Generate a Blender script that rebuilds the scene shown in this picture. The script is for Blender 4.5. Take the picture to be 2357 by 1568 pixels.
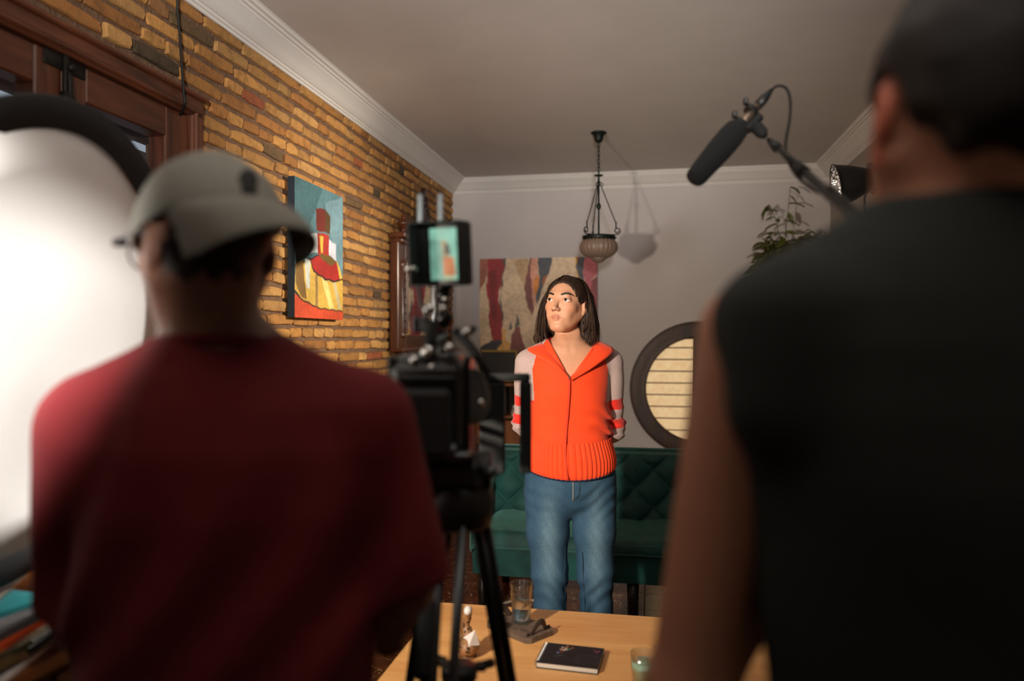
import bpy, math, random
import numpy as np
from mathutils import Vector, Matrix

for _o in list(bpy.data.objects):
    bpy.data.objects.remove(_o, do_unlink=True)
scene = bpy.context.scene
COL = scene.collection
random.seed(7)
rng = np.random.default_rng(7)
PI = math.pi

# ------------------------------------------------------------------ camera, world, lights
CAM_H, YAW, FPX = 1.42, math.radians(10.7), 1702.0        # photograph taken as 2357 x 1568
FWD = np.array([-math.sin(YAW), math.cos(YAW), 0.0])
RGT = np.array([math.cos(YAW), math.sin(YAW), 0.0])
UPV = np.array([0.0, 0.0, 1.0])
CAMP = np.array([0.0, 0.0, CAM_H])
cd = bpy.data.cameras.new('camera')
cam = bpy.data.objects.new('camera', cd)
COL.objects.link(cam)
cam.location = CAMP
cam.rotation_euler = (PI / 2, 0, YAW)
cd.sensor_width = 36.0
cd.lens = 36.0 * FPX / 2357.0
cd.shift_y = -6.0 / 2357.0
cd.clip_start = 0.02
cd.dof.use_dof = True
cd.dof.focus_distance = 3.1
cd.dof.aperture_fstop = 1.4
scene.camera = cam

world = bpy.data.worlds.new('world')
scene.world = world
world.use_nodes = True
wb = world.node_tree.nodes['Background']
wb.inputs[0].default_value = (0.62, 0.72, 0.85, 1)
wb.inputs[1].default_value = 0.45

scene.view_settings.view_transform = 'Standard'
scene.view_settings.look = 'None'
scene.view_settings.gamma = 1.0
scene.view_settings.exposure = 0.0
scene.view_settings.use_curve_mapping = False


def spot(name, loc, target, watts, angle, blend, radius, col):
    d = bpy.data.lights.new(name, 'SPOT')
    d.energy = watts
    d.spot_size = math.radians(angle)
    d.spot_blend = blend
    d.shadow_soft_size = radius
    d.color = col
    o = bpy.data.objects.new(name, d)
    COL.objects.link(o)
    o.location = loc
    o.rotation_euler = (Vector(target) - Vector(loc)).to_track_quat('-Z', 'Y').to_euler()
    return o


# unseen lamp added left of the frame as crisp key light on the actress
spot('added_key_light', (-1.12, 0.55, 1.515), (-0.45, 3.6, 1.15), 330, 78, 1.0, 0.06, (1.0, 0.86, 0.71))
# unseen lamp added behind the camera position to light the white reflector disc
spot('added_disc_light', (-0.25, -0.95, 2.05), (-1.17, 1.33, 1.33), 1500, 17, 0.35, 0.10, (1.0, 0.95, 0.9))
# unseen lamp added behind the camera, bounced off the ceiling as soft fill
spot('added_bounce_light', (0.25, -1.05, 1.75), (-0.3, 1.25, 2.82), 760, 60, 0.8, 0.10, (1.0, 0.95, 0.90))
# the lamp head seen at the right, lighting the brick wall
spot('wall_lamp_light', (0.815, 3.631, 2.12), (-1.75, 3.75, 1.67), 360, 60, 1.0, 0.07, (1.0, 0.88, 0.71))

# ------------------------------------------------------------------ pixel helpers (real depth is always given)


def ray(px, py):
    return FWD + RGT * (px - 1178.5) / FPX + UPV * (778.0 - py) / FPX


def at_d(px, py, d):
    return CAMP + ray(px, py) * d


def at_x(px, py, x):
    r = ray(px, py)
    return CAMP + r * (x / r[0])


def at_y(px, py, y):
    r = ray(px, py)
    return CAMP + r * (y / r[1])


def at_z(px, py, z):
    r = ray(px, py)
    return CAMP + r * ((z - CAM_H) / r[2])


def project(P):
    d = np.asarray(P, float) - CAMP
    t = d @ FWD
    return 1178.5 + FPX * (d @ RGT) / t, 778 - FPX * d[..., 2] / t, t


# ------------------------------------------------------------------ materials


def lin(c):
    c = np.asarray(c, float) / 255.0
    return np.where(c <= 0.04045, c / 12.92, ((c + 0.055) / 1.055) ** 2.4)


def rgba(c):
    return (*[float(v) for v in lin(c)], 1.0)


MATS = {}


def new_mat(name):
    m = bpy.data.materials.new(name)
    m.use_nodes = True
    nt = m.node_tree
    return m, nt, nt.nodes['Principled BSDF']


def node(nt, t, **kw):
    n = nt.nodes.new(t)
    for k, v in kw.items():
        setattr(n, k, v)
    return n


def coords(nt, scale=(1, 1, 1), rot=(0, 0, 0)):
    tc = node(nt, 'ShaderNodeTexCoord')
    mp = node(nt, 'ShaderNodeMapping')
    mp.inputs['Scale'].default_value = scale
    mp.inputs['Rotation'].default_value = rot
    nt.links.new(tc.outputs['Object'], mp.inputs['Vector'])
    return mp.outputs[0]


def noise_tex(nt, vec, scale, detail=4.0, rough=0.55, dist=0.0):
    n = node(nt, 'ShaderNodeTexNoise')
    n.inputs['Scale'].default_value = scale
    n.inputs['Detail'].default_value = detail
    n.inputs['Roughness'].default_value = rough
    n.inputs['Distortion'].default_value = dist
    nt.links.new(vec, n.inputs['Vector'])
    return n.outputs[0]


def ramp(nt, fac, stops):
    r = node(nt, 'ShaderNodeValToRGB')
    el = r.color_ramp.elements
    while len(el) < len(stops):
        el.new(0.5)
    for e, (p, c) in zip(el, stops):
        e.position = p
        e.color = c if len(c) == 4 else rgba(c)
    nt.links.new(fac, r.inputs[0])
    return r.outputs[0]


def add_bump(nt, b, height, strength, dist):
    bp = node(nt, 'ShaderNodeBump')
    bp.inputs['Strength'].default_value = strength
    bp.inputs['Distance'].default_value = dist
    nt.links.new(height, bp.inputs['Height'])
    nt.links.new(bp.outputs[0], b.inputs['Normal'])


def mat(name, col, rough=0.5, metal=0.0, var=0.12, vscale=12.0, bump=0.0, bscale=90.0, bdist=0.002,
        coat=0.0, spec=0.5, sheen=0.0, stretch=(1, 1, 1), src=None, sss=0.0):
    """plain procedural material; src 'attr' takes the mesh colour attribute, 'obj' the object colour"""
    if name in MATS:
        return MATS[name]
    m, nt, b = new_mat(name)
    b.inputs['Roughness'].default_value = rough
    b.inputs['Metallic'].default_value = metal
    b.inputs['Coat Weight'].default_value = coat
    b.inputs['Specular IOR Level'].default_value = spec
    if sheen:
        b.inputs['Sheen Weight'].default_value = sheen
        b.inputs['Sheen Roughness'].default_value = 0.4
    if sss:
        b.inputs['Subsurface Weight'].default_value = sss
        b.inputs['Subsurface Radius'].default_value = (0.9, 0.35, 0.2)
        b.inputs['Subsurface Scale'].default_value = 0.012
    vec = coords(nt, stretch)
    nz = noise_tex(nt, vec, vscale)
    if src is None:
        c = np.asarray(lin(col))
        o = ramp(nt, nz, [(0.25, (*np.clip(c * (1 - var), 0, 1), 1)), (0.75, (*np.clip(c * (1 + var), 0, 1), 1))])
    else:
        if src == 'attr':
            a = node(nt, 'ShaderNodeAttribute', attribute_name='Col')
            oc = a.outputs['Color']
        else:
            a = node(nt, 'ShaderNodeObjectInfo')
            oc = a.outputs['Color']
        f = ramp(nt, nz, [(0.25, (1 - var,) * 3 + (1,)), (0.75, (1 + var * 0.6,) * 3 + (1,))])
        mx = node(nt, 'ShaderNodeMix', data_type='RGBA', blend_type='MULTIPLY')
        mx.inputs[0].default_value = 1.0
        nt.links.new(oc, mx.inputs[6])
        nt.links.new(f, mx.inputs[7])
        o = mx.outputs[2]
    nt.links.new(o, b.inputs['Base Color'])
    if bump:
        add_bump(nt, b, noise_tex(nt, vec, bscale, 5.0, 0.6), bump, bdist)
    MATS[name] = m
    return m


def wood(name, c0, c1, rough=0.45, axis=1, scale=6.0, coat=0.0, bump=0.15):
    if name in MATS:
        return MATS[name]
    m, nt, b = new_mat(name)
    s = [1.0, 1.0, 1.0]
    s[axis] = 0.09
    vec = coords(nt, s)
    n1 = noise_tex(nt, vec, scale * 3.2, 6.0, 0.62, 0.8)
    n2 = noise_tex(nt, vec, scale * 16.0, 3.0, 0.5)
    mx = node(nt, 'ShaderNodeMath', operation='MULTIPLY_ADD')
    mx.inputs[1].default_value = 0.3
    nt.links.new(n2, mx.inputs[0])
    nt.links.new(n1, mx.inputs[2])
    o = ramp(nt, mx.outputs[0], [(0.42, c0), (0.85, c1)])
    nt.links.new(o, b.inputs['Base Color'])
    b.inputs['Roughness'].default_value = rough
    b.inputs['Coat Weight'].default_value = coat
    b.inputs['Coat Roughness'].default_value = 0.15
    add_bump(nt, b, mx.outputs[0], bump, 0.002)
    MATS[name] = m
    return m


def glass(name, col=(255, 255, 255), rough=0.0, ior=1.45):
    if name in MATS:
        return MATS[name]
    m, nt, b = new_mat(name)
    b.inputs['Base Color'].default_value = rgba(col)
    b.inputs['Roughness'].default_value = rough
    b.inputs['IOR'].default_value = ior
    b.inputs['Transmission Weight'].default_value = 1.0
    MATS[name] = m
    return m


def thin_glass(name, tint=(250, 252, 252), edge=0.35):
    """thin-walled clear glass: see-through, brighter reflections towards the silhouette"""
    if name in MATS:
        return MATS[name]
    m, nt, b = new_mat(name)
    tr = node(nt, 'ShaderNodeBsdfTransparent')
    tr.inputs[0].default_value = rgba(tint)
    gl = node(nt, 'ShaderNodeBsdfGlossy')
    gl.inputs['Roughness'].default_value = 0.04
    lw = node(nt, 'ShaderNodeLayerWeight')
    lw.inputs['Blend'].default_value = edge
    mx = node(nt, 'ShaderNodeMixShader')
    pw_ = node(nt, 'ShaderNodeMath', operation='POWER')
    pw_.inputs[1].default_value = 2.0
    nt.links.new(lw.outputs['Facing'], pw_.inputs[0])
    sc_ = node(nt, 'ShaderNodeMath', operation='MULTIPLY_ADD')
    sc_.inputs[1].default_value = 0.9
    sc_.inputs[2].default_value = 0.06
    nt.links.new(pw_.outputs[0], sc_.inputs[0])
    nt.links.new(sc_.outputs[0], mx.inputs[0])
    nt.links.new(tr.outputs[0], mx.inputs[1])
    nt.links.new(gl.outputs[0], mx.inputs[2])
    nt.links.new(mx.outputs[0], nt.nodes['Material Output'].inputs[0])
    MATS[name] = m
    return m


def clear_pane(name):
    """thin window glass: lets light through, with a faint reflection"""
    if name in MATS:
        return MATS[name]
    m, nt, b = new_mat(name)
    tr = node(nt, 'ShaderNodeBsdfTransparent')
    gl = node(nt, 'ShaderNodeBsdfGlossy')
    gl.inputs['Roughness'].default_value = 0.02
    mx = node(nt, 'ShaderNodeMixShader')
    mx.inputs[0].default_value = 0.07
    nt.links.new(tr.outputs[0], mx.inputs[1])
    nt.links.new(gl.outputs[0], mx.inputs[2])
    nt.links.new(mx.outputs[0], nt.nodes['Material Output'].inputs[0])
    MATS[name] = m
    return m


def emitter(name, col, strength, attr=False):
    if name in MATS:
        return MATS[name]
    m, nt, b = new_mat(name)
    b.inputs['Base Color'].default_value = (0.02, 0.02, 0.02, 1)
    b.inputs['Emission Strength'].default_value = strength
    if attr:
        a = node(nt, 'ShaderNodeAttribute', attribute_name='Col')
        nt.links.new(a.outputs['Color'], b.inputs['Emission Color'])
    else:
        b.inputs['Emission Color'].default_value = rgba(col)
    MATS[name] = m
    return m


# ------------------------------------------------------------------ object helpers


def tag(o, label=None, cat=None, group=None, kind=None):
    if label:
        o['label'] = label
    if cat:
        o['category'] = cat
    if group:
        o['group'] = group
    if kind:
        o['kind'] = kind
    return o


def thing(name, label, cat, loc=(0, 0, 0), rz=0.0, group=None):
    o = bpy.data.objects.new(name, None)
    o.empty_display_size = 0.05
    COL.objects.link(o)
    o.location = [float(v) for v in loc]
    o.rotation_euler = (0, 0, rz)
    return tag(o, label, cat, group)


def link(name, me, m=None, parent=None):
    o = bpy.data.objects.new(name, me)
    COL.objects.link(o)
    if m is not None and not me.materials:
        me.materials.append(m)
    if parent is not None:
        o.parent = parent
    return o


def mesh_np(name, V, F, smooth=True, col=None):
    """mesh from arrays: V (n,3), F (m,4) or list of index tuples; col per-vertex linear rgb"""
    me = bpy.data.meshes.new(name)
    V = np.asarray(V, np.float32)
    if isinstance(F, np.ndarray):
        k = F.shape[1]
        me.vertices.add(len(V))
        me.vertices.foreach_set('co', V.ravel())
        me.loops.add(F.size)
        me.loops.foreach_set('vertex_index', F.astype(np.int32).ravel())
        me.polygons.add(len(F))
        me.polygons.foreach_set('loop_start', np.arange(0, F.size, k, dtype=np.int32))
        me.polygons.foreach_set('loop_total', np.full(len(F), k, np.int32))
        me.update(calc_edges=True)
    else:
        me.from_pydata([tuple(map(float, v)) for v in V], [], [tuple(int(i) for i in f) for f in F])
        me.update()
    me.polygons.foreach_set('use_smooth', np.full(len(me.polygons), bool(smooth)))
    if col is not None:
        a = me.color_attributes.new('Col', 'FLOAT_COLOR', 'POINT')
        c = np.ones((len(V), 4), np.float32)
        c[:, :3] = col
        a.data.foreach_set('color', c.ravel())
    return me


class MB:
    """collects simple shapes into one mesh part"""

    def __init__(self):
        self.v, self.f, self.c = [], [], []
        self.n = 0

    def add(self, V, F, col=None):
        V = np.asarray(V, float)
        self.v.append(V)
        self.f += [tuple(i + self.n for i in f) for f in F]
        if col is not None:
            self.c.append(np.tile(np.asarray(col, float), (len(V), 1)))
        self.n += len(V)
        return self

    def box(self, c, s, rot=None, bev=0.0, col=None):
        hx, hy, hz = s[0] / 2, s[1] / 2, s[2] / 2
        bev = min(bev, hx * 0.9, hy * 0.9, hz * 0.9)
        if bev <= 0:
            V = np.array([(x, y, z) for x in (-hx, hx) for y in (-hy, hy) for z in (-hz, hz)])
            F = [(0, 1, 3, 2), (4, 6, 7, 5), (0, 4, 5, 1), (2, 3, 7, 6), (0, 2, 6, 4), (1, 5, 7, 3)]
        else:
            V, F, ix = [], [], {}
            for sx in (-1, 1):
                for sy in (-1, 1):
                    for sz in (-1, 1):
                        for a in range(3):
                            p = [sx * (hx - bev), sy * (hy - bev), sz * (hz - bev)]
                            p[a] += (sx, sy, sz)[a] * bev
                            ix[(sx, sy, sz, a)] = len(V)
                            V.append(p)
            for a in range(3):
                b, c2 = [(1, 2), (2, 0), (0, 1)][a]
                for s1 in (-1, 1):
                    q = []
                    for (sb, sc) in ((-1, -1), (1, -1), (1, 1), (-1, 1)):
                        k = [0, 0, 0]
                        k[a], k[b], k[c2] = s1, sb, sc
                        q.append(ix[(*k, a)])
                    F.append(tuple(q if s1 > 0 else q[::-1]))
                for sb in (-1, 1):
                    for sc in (-1, 1):
                        k0, k1 = [0, 0, 0], [0, 0, 0]
                        k0[a], k0[b], k0[c2] = -1, sb, sc
                        k1[a], k1[b], k1[c2] = 1, sb, sc
                        q = [ix[(*k0, b)], ix[(*k1, b)], ix[(*k1, c2)], ix[(*k0, c2)]]
                        F.append(tuple(q if sb * sc < 0 else q[::-1]))
            for sx in (-1, 1):
                for sy in (-1, 1):
                    for sz in (-1, 1):
                        q = [ix[(sx, sy, sz, a)] for a in range(3)]
                        F.append(tuple(q if sx * sy * sz > 0 else q[::-1]))
            V = np.array(V)
        if rot is not None:
            V = V @ np.array(rot).T
        return self.add(V + np.asarray(c, float), F, col)

    def tube(self, path, r, n=8, cap=True, col=None, flat=1.0, up=None):
        P = np.asarray(path, float)
        m = len(P)
        r = np.broadcast_to(np.asarray(r, float), (m,))
        T = np.gradient(P, axis=0) if m > 2 else np.tile(P[1] - P[0], (2, 1))
        T = T / (np.linalg.norm(T, axis=1, keepdims=True) + 1e-12)
        ref = np.array([0, 0, 1.0]) if up is None else np.asarray(up, float)
        if abs(T[0] @ ref) > 0.9 and up is None:
            ref = np.array([1.0, 0, 0])
        A = np.cross(T[0], ref)
        A /= np.linalg.norm(A) + 1e-12
        rings = []
        a = np.linspace(0, 2 * PI, n, endpoint=False)
        for i in range(m):
            A = A - T[i] * (A @ T[i])
            A /= np.linalg.norm(A) + 1e-12
            B = np.cross(T[i], A)
            rings.append(P[i] + r[i] * (np.cos(a)[:, None] * A + flat * np.sin(a)[:, None] * B))
        V = np.concatenate(rings)
        F = [(i * n + j, i * n + (j + 1) % n, (i + 1) * n + (j + 1) % n, (i + 1) * n + j)
             for i in range(m - 1) for j in range(n)]
        if cap:
            F.append(tuple(range(n))[::-1])
            F.append(tuple(range((m - 1) * n, m * n)))
        return self.add(V, F, col)

    def lathe(self, prof, n=24, c=(0, 0, 0), axis=None, ribs=0, ribamp=0.0, col=None, cap=True):
        """prof: (radius, height) pairs; axis: direction of height"""
        prof = np.asarray(prof, float)
        a = np.linspace(0, 2 * PI, n, endpoint=False)
        V = []
        for (r, z) in prof:
            rr = r * (1 + ribamp * np.abs(np.cos(a * ribs / 2)) - ribamp * 0.5) if ribs else r
            V.append(np.stack([rr * np.cos(a), rr * np.sin(a), np.full(n, z)], 1))
        V = np.concatenate(V)
        m = len(prof)
        F = [(i * n + j, i * n + (j + 1) % n, (i + 1) * n + (j + 1) % n, (i + 1) * n + j)
             for i in range(m - 1) for j in range(n)]
        if cap and prof[0][0] > 1e-5:
            F.append(tuple(range(n))[::-1])
        if cap and prof[-1][0] > 1e-5:
            F.append(tuple(range((m - 1) * n, m * n)))
        if axis is not None:
            q = Vector((0, 0, 1)).rotation_difference(Vector(axis)).to_matrix()
            V = V @ np.array(q).T
        return self.add(V + np.asarray(c, float), F, col)

    def prism(self, poly, axis, a, b, col=None):
        """extrude a 2D polygon along an axis (0,1,2) from a to b; poly coords are the other two axes in order"""
        n = len(poly)
        o = [k for k in range(3) if k != axis]
        V = np.zeros((2 * n, 3))
        for i, p in enumerate(poly):
            for q, h in ((i, a), (i + n, b)):
                V[q, o[0]], V[q, o[1]], V[q, axis] = p[0], p[1], h
        F = [tuple(range(n))[::-1], tuple(range(n, 2 * n))]
        F += [(i, (i + 1) % n, (i + 1) % n + n, i + n) for i in range(n)]
        return self.add(V, F, col)

    def ball(self, c, r, n=12, m=8, col=None, rot=None):
        r = np.broadcast_to(np.asarray(r, float), (3,))
        V = [(0, 0, -1)]
        for i in range(1, m):
            t = -PI / 2 + PI * i / m
            V += [(math.cos(t) * math.cos(2 * PI * j / n), math.cos(t) * math.sin(2 * PI * j / n), math.sin(t)) for j in range(n)]
        V.append((0, 0, 1))
        F = [(0, 1 + (j + 1) % n, 1 + j) for j in range(n)]
        for i in range(m - 2):
            F += [(1 + i * n + j, 1 + i * n + (j + 1) % n, 1 + (i + 1) * n + (j + 1) % n, 1 + (i + 1) * n + j) for j in range(n)]
        t = 1 + (m - 1) * n
        F += [(t, t - n + j, t - n + (j + 1) % n) for j in range(n)]
        V = np.array(V, float) * r
        if rot is not None:
            V = V @ np.array(rot).T
        return self.add(V + np.asarray(c, float), F, col)

    def grid(self, G, col=None, close_u=False):
        """G (a,b,3) vertex grid"""
        a, b = G.shape[:2]
        F = []
        for i in range(a - (0 if close_u else 1)):
            for j in range(b - 1):
                i2 = (i + 1) % a
                F.append((i * b + j, i2 * b + j, i2 * b + j + 1, i * b + j + 1))
        return self.add(G.reshape(-1, 3), F, col)

    def build(self, name, m, parent=None, smooth=False, shift=None):
        V = np.concatenate(self.v)
        if shift is not None:
            V = V - np.asarray(shift, float)
        col = np.concatenate(self.c) if self.c else None
        me = mesh_np(name, V, self.f, smooth, col)
        return link(name, me, m, parent)


def auto_smooth(o, deg=40):
    me = o.data
    me.polygons.foreach_set('use_smooth', np.full(len(me.polygons), True))
    try:
        me.set_sharp_from_angle(angle=math.radians(deg))
    except Exception:
        pass
    return o


def rotz(a):
    c, s = math.cos(a), math.sin(a)
    return np.array([[c, -s, 0], [s, c, 0], [0, 0, 1.0]])


def rotx(a):
    c, s = math.cos(a), math.sin(a)
    return np.array([[1.0, 0, 0], [0, c, -s], [0, s, c]])


def roty(a):
    c, s = math.cos(a), math.sin(a)
    return np.array([[c, 0, s], [0, 1.0, 0], [-s, 0, c]])


def bez(p0, p1, p2, p3, n=12):
    t = np.linspace(0, 1, n)[:, None]
    p0, p1, p2, p3 = map(lambda p: np.asarray(p, float), (p0, p1, p2, p3))
    return (1 - t) ** 3 * p0 + 3 * (1 - t) ** 2 * t * p1 + 3 * (1 - t) * t ** 2 * p2 + t ** 3 * p3


def catmull(pts, n=8):
    P = np.asarray(pts, float)
    P = np.vstack([2 * P[0] - P[1], P, 2 * P[-1] - P[-2]])
    out = []
    for i in range(1, len(P) - 2):
        t = np.linspace(0, 1, n, endpoint=False)[:, None]
        a, b, c, d = P[i - 1], P[i], P[i + 1], P[i + 2]
        out.append(0.5 * (2 * b + (c - a) * t + (2 * a - 5 * b + 4 * c - d) * t ** 2 + (3 * b - a - 3 * c + d) * t ** 3))
    out.append(P[-2][None])
    return np.concatenate(out)


# ------------------------------------------------------------------ implicit surfaces (bodies, clothes)


def s_ell(P, c, r, rot=None):
    q = P - np.asarray(c, np.float32)
    if rot is not None:
        q = q @ np.asarray(rot, np.float32)
    r = np.asarray(r, np.float32)
    k0 = np.sqrt(((q / r) ** 2).sum(-1)) + 1e-9
    k1 = np.sqrt(((q / r ** 2) ** 2).sum(-1)) + 1e-9
    return k0 * (k0 - 1.0) / k1


def s_cap(P, a, b, ra, rb=None, flat=None):
    rb = ra if rb is None else rb
    a, b = np.asarray(a, np.float32), np.asarray(b, np.float32)
    d = b - a
    q = P - a
    t = np.clip((q @ d) / (d @ d + 1e-12), 0, 1)
    e = q - t[..., None] * d
    if flat is not None:
        e = e * np.asarray(flat, np.float32)
    return np.sqrt((e ** 2).sum(-1)) - (ra + (rb - ra) * t)


def s_chain(P, pts, rs, k=0.01, flat=None):
    d = None
    for i in range(len(pts) - 1):
        c = s_cap(P, pts[i], pts[i + 1], rs[i], rs[i + 1], flat)
        d = c if d is None else smin(d, c, k)
    return d


def smin(a, b, k):
    h = np.maximum(k - np.abs(a - b), 0.0) / k
    return np.minimum(a, b) - h * h * k * 0.25


def smax(a, b, k):
    return -smin(-a, -b, k)


def nets(f, xs, ys, zs):
    """surface of f = 0 on a rectilinear grid -> (V, quads)"""
    xs, ys, zs = [np.asarray(v, np.float32) for v in (xs, ys, zs)]
    nx, ny, nz = len(xs), len(ys), len(zs)
    Vv = np.empty((nx, ny, nz), np.float32)
    step = max(1, int(400000 / (ny * nz)))
    for i in range(0, nx, step):
        g = np.stack(np.meshgrid(xs[i:i + step], ys, zs, indexing='ij'), -1)
        Vv[i:i + step] = f(g.reshape(-1, 3)).reshape(g.shape[:3])
    S = Vv < 0
    C = [S[i:nx - 1 + i, j:ny - 1 + j, k:nz - 1 + k] for i in (0, 1) for j in (0, 1) for k in (0, 1)]
    cnt = sum(c.astype(np.int8) for c in C)
    act = (cnt > 0) & (cnt < 8)
    I, J, K = np.nonzero(act)
    idx = np.full(act.shape, -1, np.int64)
    idx[I, J, K] = np.arange(len(I))
    acc = np.zeros((len(I), 3), np.float32)
    num = np.zeros(len(I), np.float32)
    corner = [(i, j, k) for i in (0, 1) for j in (0, 1) for k in (0, 1)]
    for p in range(8):
        for ax in range(3):
            if corner[p][ax]:
                continue
            q = list(corner[p])
            q[ax] = 1
            a = Vv[I + corner[p][0], J + corner[p][1], K + corner[p][2]]
            b = Vv[I + q[0], J + q[1], K + q[2]]
            m = (a < 0) != (b < 0)
            t = np.where(m, a / np.where(m, a - b, 1), 0)
            A = np.stack([xs[I + corner[p][0]], ys[J + corner[p][1]], zs[K + corner[p][2]]], 1)
            B = np.stack([xs[I + q[0]], ys[J + q[1]], zs[K + q[2]]], 1)
            acc += np.where(m[:, None], A + (B - A) * t[:, None], 0)
            num += m
    V = acc / num[:, None]
    Q = []
    for ax in range(3):
        b, c = [(1, 2), (2, 0), (0, 1)][ax]
        sl0, sl1 = [slice(None)] * 3, [slice(None)] * 3
        sl0[ax], sl1[ax] = slice(0, -1), slice(1, None)
        ch = S[tuple(sl0)] != S[tuple(sl1)]
        for o in (b, c):
            n = S.shape[o]
            mk = np.zeros(n, bool)
            mk[1:n - 1] = True
            sh = [1, 1, 1]
            sh[o] = n
            ch = ch & mk.reshape(sh)
        E = np.stack(np.nonzero(ch), 1)
        ins = S[E[:, 0], E[:, 1], E[:, 2]]

        def cell(db, dc):
            e = E.copy()
            e[:, b] -= db
            e[:, c] -= dc
            return idx[e[:, 0], e[:, 1], e[:, 2]]
        q = np.stack([cell(1, 1), cell(0, 1), cell(0, 0), cell(1, 0)], 1)
        q[~ins] = q[~ins][:, ::-1]
        Q.append(q)
    Q = np.concatenate(Q)
    return V, Q[(Q >= 0).all(1)]


def relax(V, Q, it=1, lam=0.5):
    """light Laplacian smoothing of a quad mesh"""
    E = np.concatenate([Q[:, [0, 1]], Q[:, [1, 2]], Q[:, [2, 3]], Q[:, [3, 0]]])
    E = np.concatenate([E, E[:, ::-1]])
    n = len(V)
    deg = np.bincount(E[:, 0], minlength=n).astype(np.float32)[:, None]
    for _ in range(it):
        s = np.stack([np.bincount(E[:, 0], V[E[:, 1], k], minlength=n) for k in range(3)], 1)
        V = V + lam * (s / np.maximum(deg, 1) - V)
    return V


def ax(*segs):
    """axis sample positions: (start, stop, step), ..."""
    o = []
    for (a, b, s) in segs:
        o.append(np.arange(a, b - s * 0.25, s))
    o.append([segs[-1][1]])
    return np.concatenate(o)


def fold(P, freq, seed=0.0):
    """cheap smooth pseudo noise in about [-1,1]"""
    x, y, z = P[..., 0] * freq, P[..., 1] * freq, P[..., 2] * freq
    return (np.sin(x * 1.3 + 1.7 * np.sin(z * 0.9 + seed)) + np.sin(y * 1.7 + 1.3 * np.sin(x * 1.1 + seed * 2)) +
            np.sin(z * 1.5 + 1.9 * np.sin(y * 0.8 + seed * 3))) / 3.0


def smooth01(x, a, b):
    t = np.clip((x - a) / (b - a), 0, 1)
    return t * t * (3 - 2 * t)


def in_poly(poly, U, V):
    """point-in-polygon test on arrays"""
    r = np.zeros(U.shape, bool)
    n = len(poly)
    for i in range(n):
        x0, y0 = poly[i]
        x1, y1 = poly[(i + 1) % n]
        if y0 == y1:
            continue
        c = ((y0 > V) != (y1 > V)) & (U < (x1 - x0) * (V - y0) / (y1 - y0) + x0)
        r ^= c
    return r


def painted_sheet(name, w, h, nu, nv, layers, base, parent, m, wob=0.01, seed=1.0, frame=None, soft=True, gain=1.0):
    """flat printed or painted sheet: local x right, z up, facing -y; layers = [(rgb, polygon in 0..1, y down)]"""
    U, Vv = np.meshgrid(np.linspace(0, 1, nu), np.linspace(0, 1, nv), indexing='ij')
    uu = U + wob * np.sin(Vv * 19 + 2 * np.sin(U * 9 + seed)) * 0.6 + wob * 0.35 * np.sin(Vv * 57 + U * 31 + seed)
    vv = Vv + wob * 0.6 * np.sin(U * 37 + 2 * np.sin(Vv * 21 + seed))
    C = np.tile(lin(base), (nu, nv, 1))
    for (rgb, poly) in layers:
        k = in_poly(poly, uu, vv)
        C[k] = lin(rgb)
    br = 1 + 0.13 * np.sin(U * 61 + 4 * np.sin(Vv * 23 + seed)) * np.sin(Vv * 47 + 3 * np.sin(U * 19)) + 0.10 * np.sin(Vv * 13 + U * 7 + seed)
    C = np.clip(C * br[..., None] * gain, 0, 1)
    if soft:
        for _ in range(2):
            D = C.copy()
            D[1:-1, 1:-1] = (C[1:-1, 1:-1] * 2 + C[:-2, 1:-1] + C[2:, 1:-1] + C[1:-1, :-2] + C[1:-1, 2:]) / 6
            C = D
    G = np.stack([(U - 0.5) * w, np.zeros_like(U), (0.5 - Vv) * h], -1)
    i, j = np.meshgrid(np.arange(nu - 1), np.arange(nv - 1), indexing='ij')
    a = (i * nv + j).ravel()
    Q = np.stack([a, a + 1, a + nv + 1, a + nv], 1)
    me = mesh_np(name, G.reshape(-1, 3), Q, False, C.reshape(-1, 3))
    return link(name, me, m, parent)
# ------------------------------------------------------------------ the room
XL, XR, YB, YF, ZC = -1.75, 1.43, 6.40, -1.60, 2.82


def structure(name, mb, m, parent=None, smooth=False):
    o = mb.build(name, m, parent, smooth)
    if parent is None:
        o['kind'] = 'structure'
    return o


# --- floor with polished brown-red tiles
m_grout = mat('grout', (58, 40, 32), 0.8, var=0.2, vscale=40)


def tile_mat():
    m, nt, b = new_mat('floor_tile')
    vec = coords(nt)
    oi = node(nt, 'ShaderNodeObjectInfo')
    ad = node(nt, 'ShaderNodeVectorMath', operation='ADD')
    nt.links.new(vec, ad.inputs[0])
    sc = node(nt, 'ShaderNodeVectorMath', operation='SCALE')
    sc.inputs[0].default_value = (7.1, 3.3, 5.7)
    nt.links.new(oi.outputs['Random'], sc.inputs['Scale'])
    nt.links.new(sc.outputs[0], ad.inputs[1])
    n1 = noise_tex(nt, ad.outputs[0], 9, 6, 0.65, 1.2)
    base = ramp(nt, n1, [(0.3, (62, 33, 20)), (0.55, (104, 52, 28)), (0.8, (132, 74, 42))])
    n2 = noise_tex(nt, ad.outputs[0], 4.5, 3, 0.55, 2.0)
    vein = ramp(nt, n2, [(0.490, (0, 0, 0, 1)), (0.5, (0.8, 0.8, 0.8, 1)), (0.510, (0, 0, 0, 1))])
    mx = node(nt, 'ShaderNodeMix', data_type='RGBA')
    nt.links.new(vein, mx.inputs[0])
    nt.links.new(base, mx.inputs[6])
    mx.inputs[7].default_value = rgba((205, 178, 140))
    nt.links.new(mx.outputs[2], b.inputs['Base Color'])
    b.inputs['Roughness'].default_value = 0.22
    return m


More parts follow.
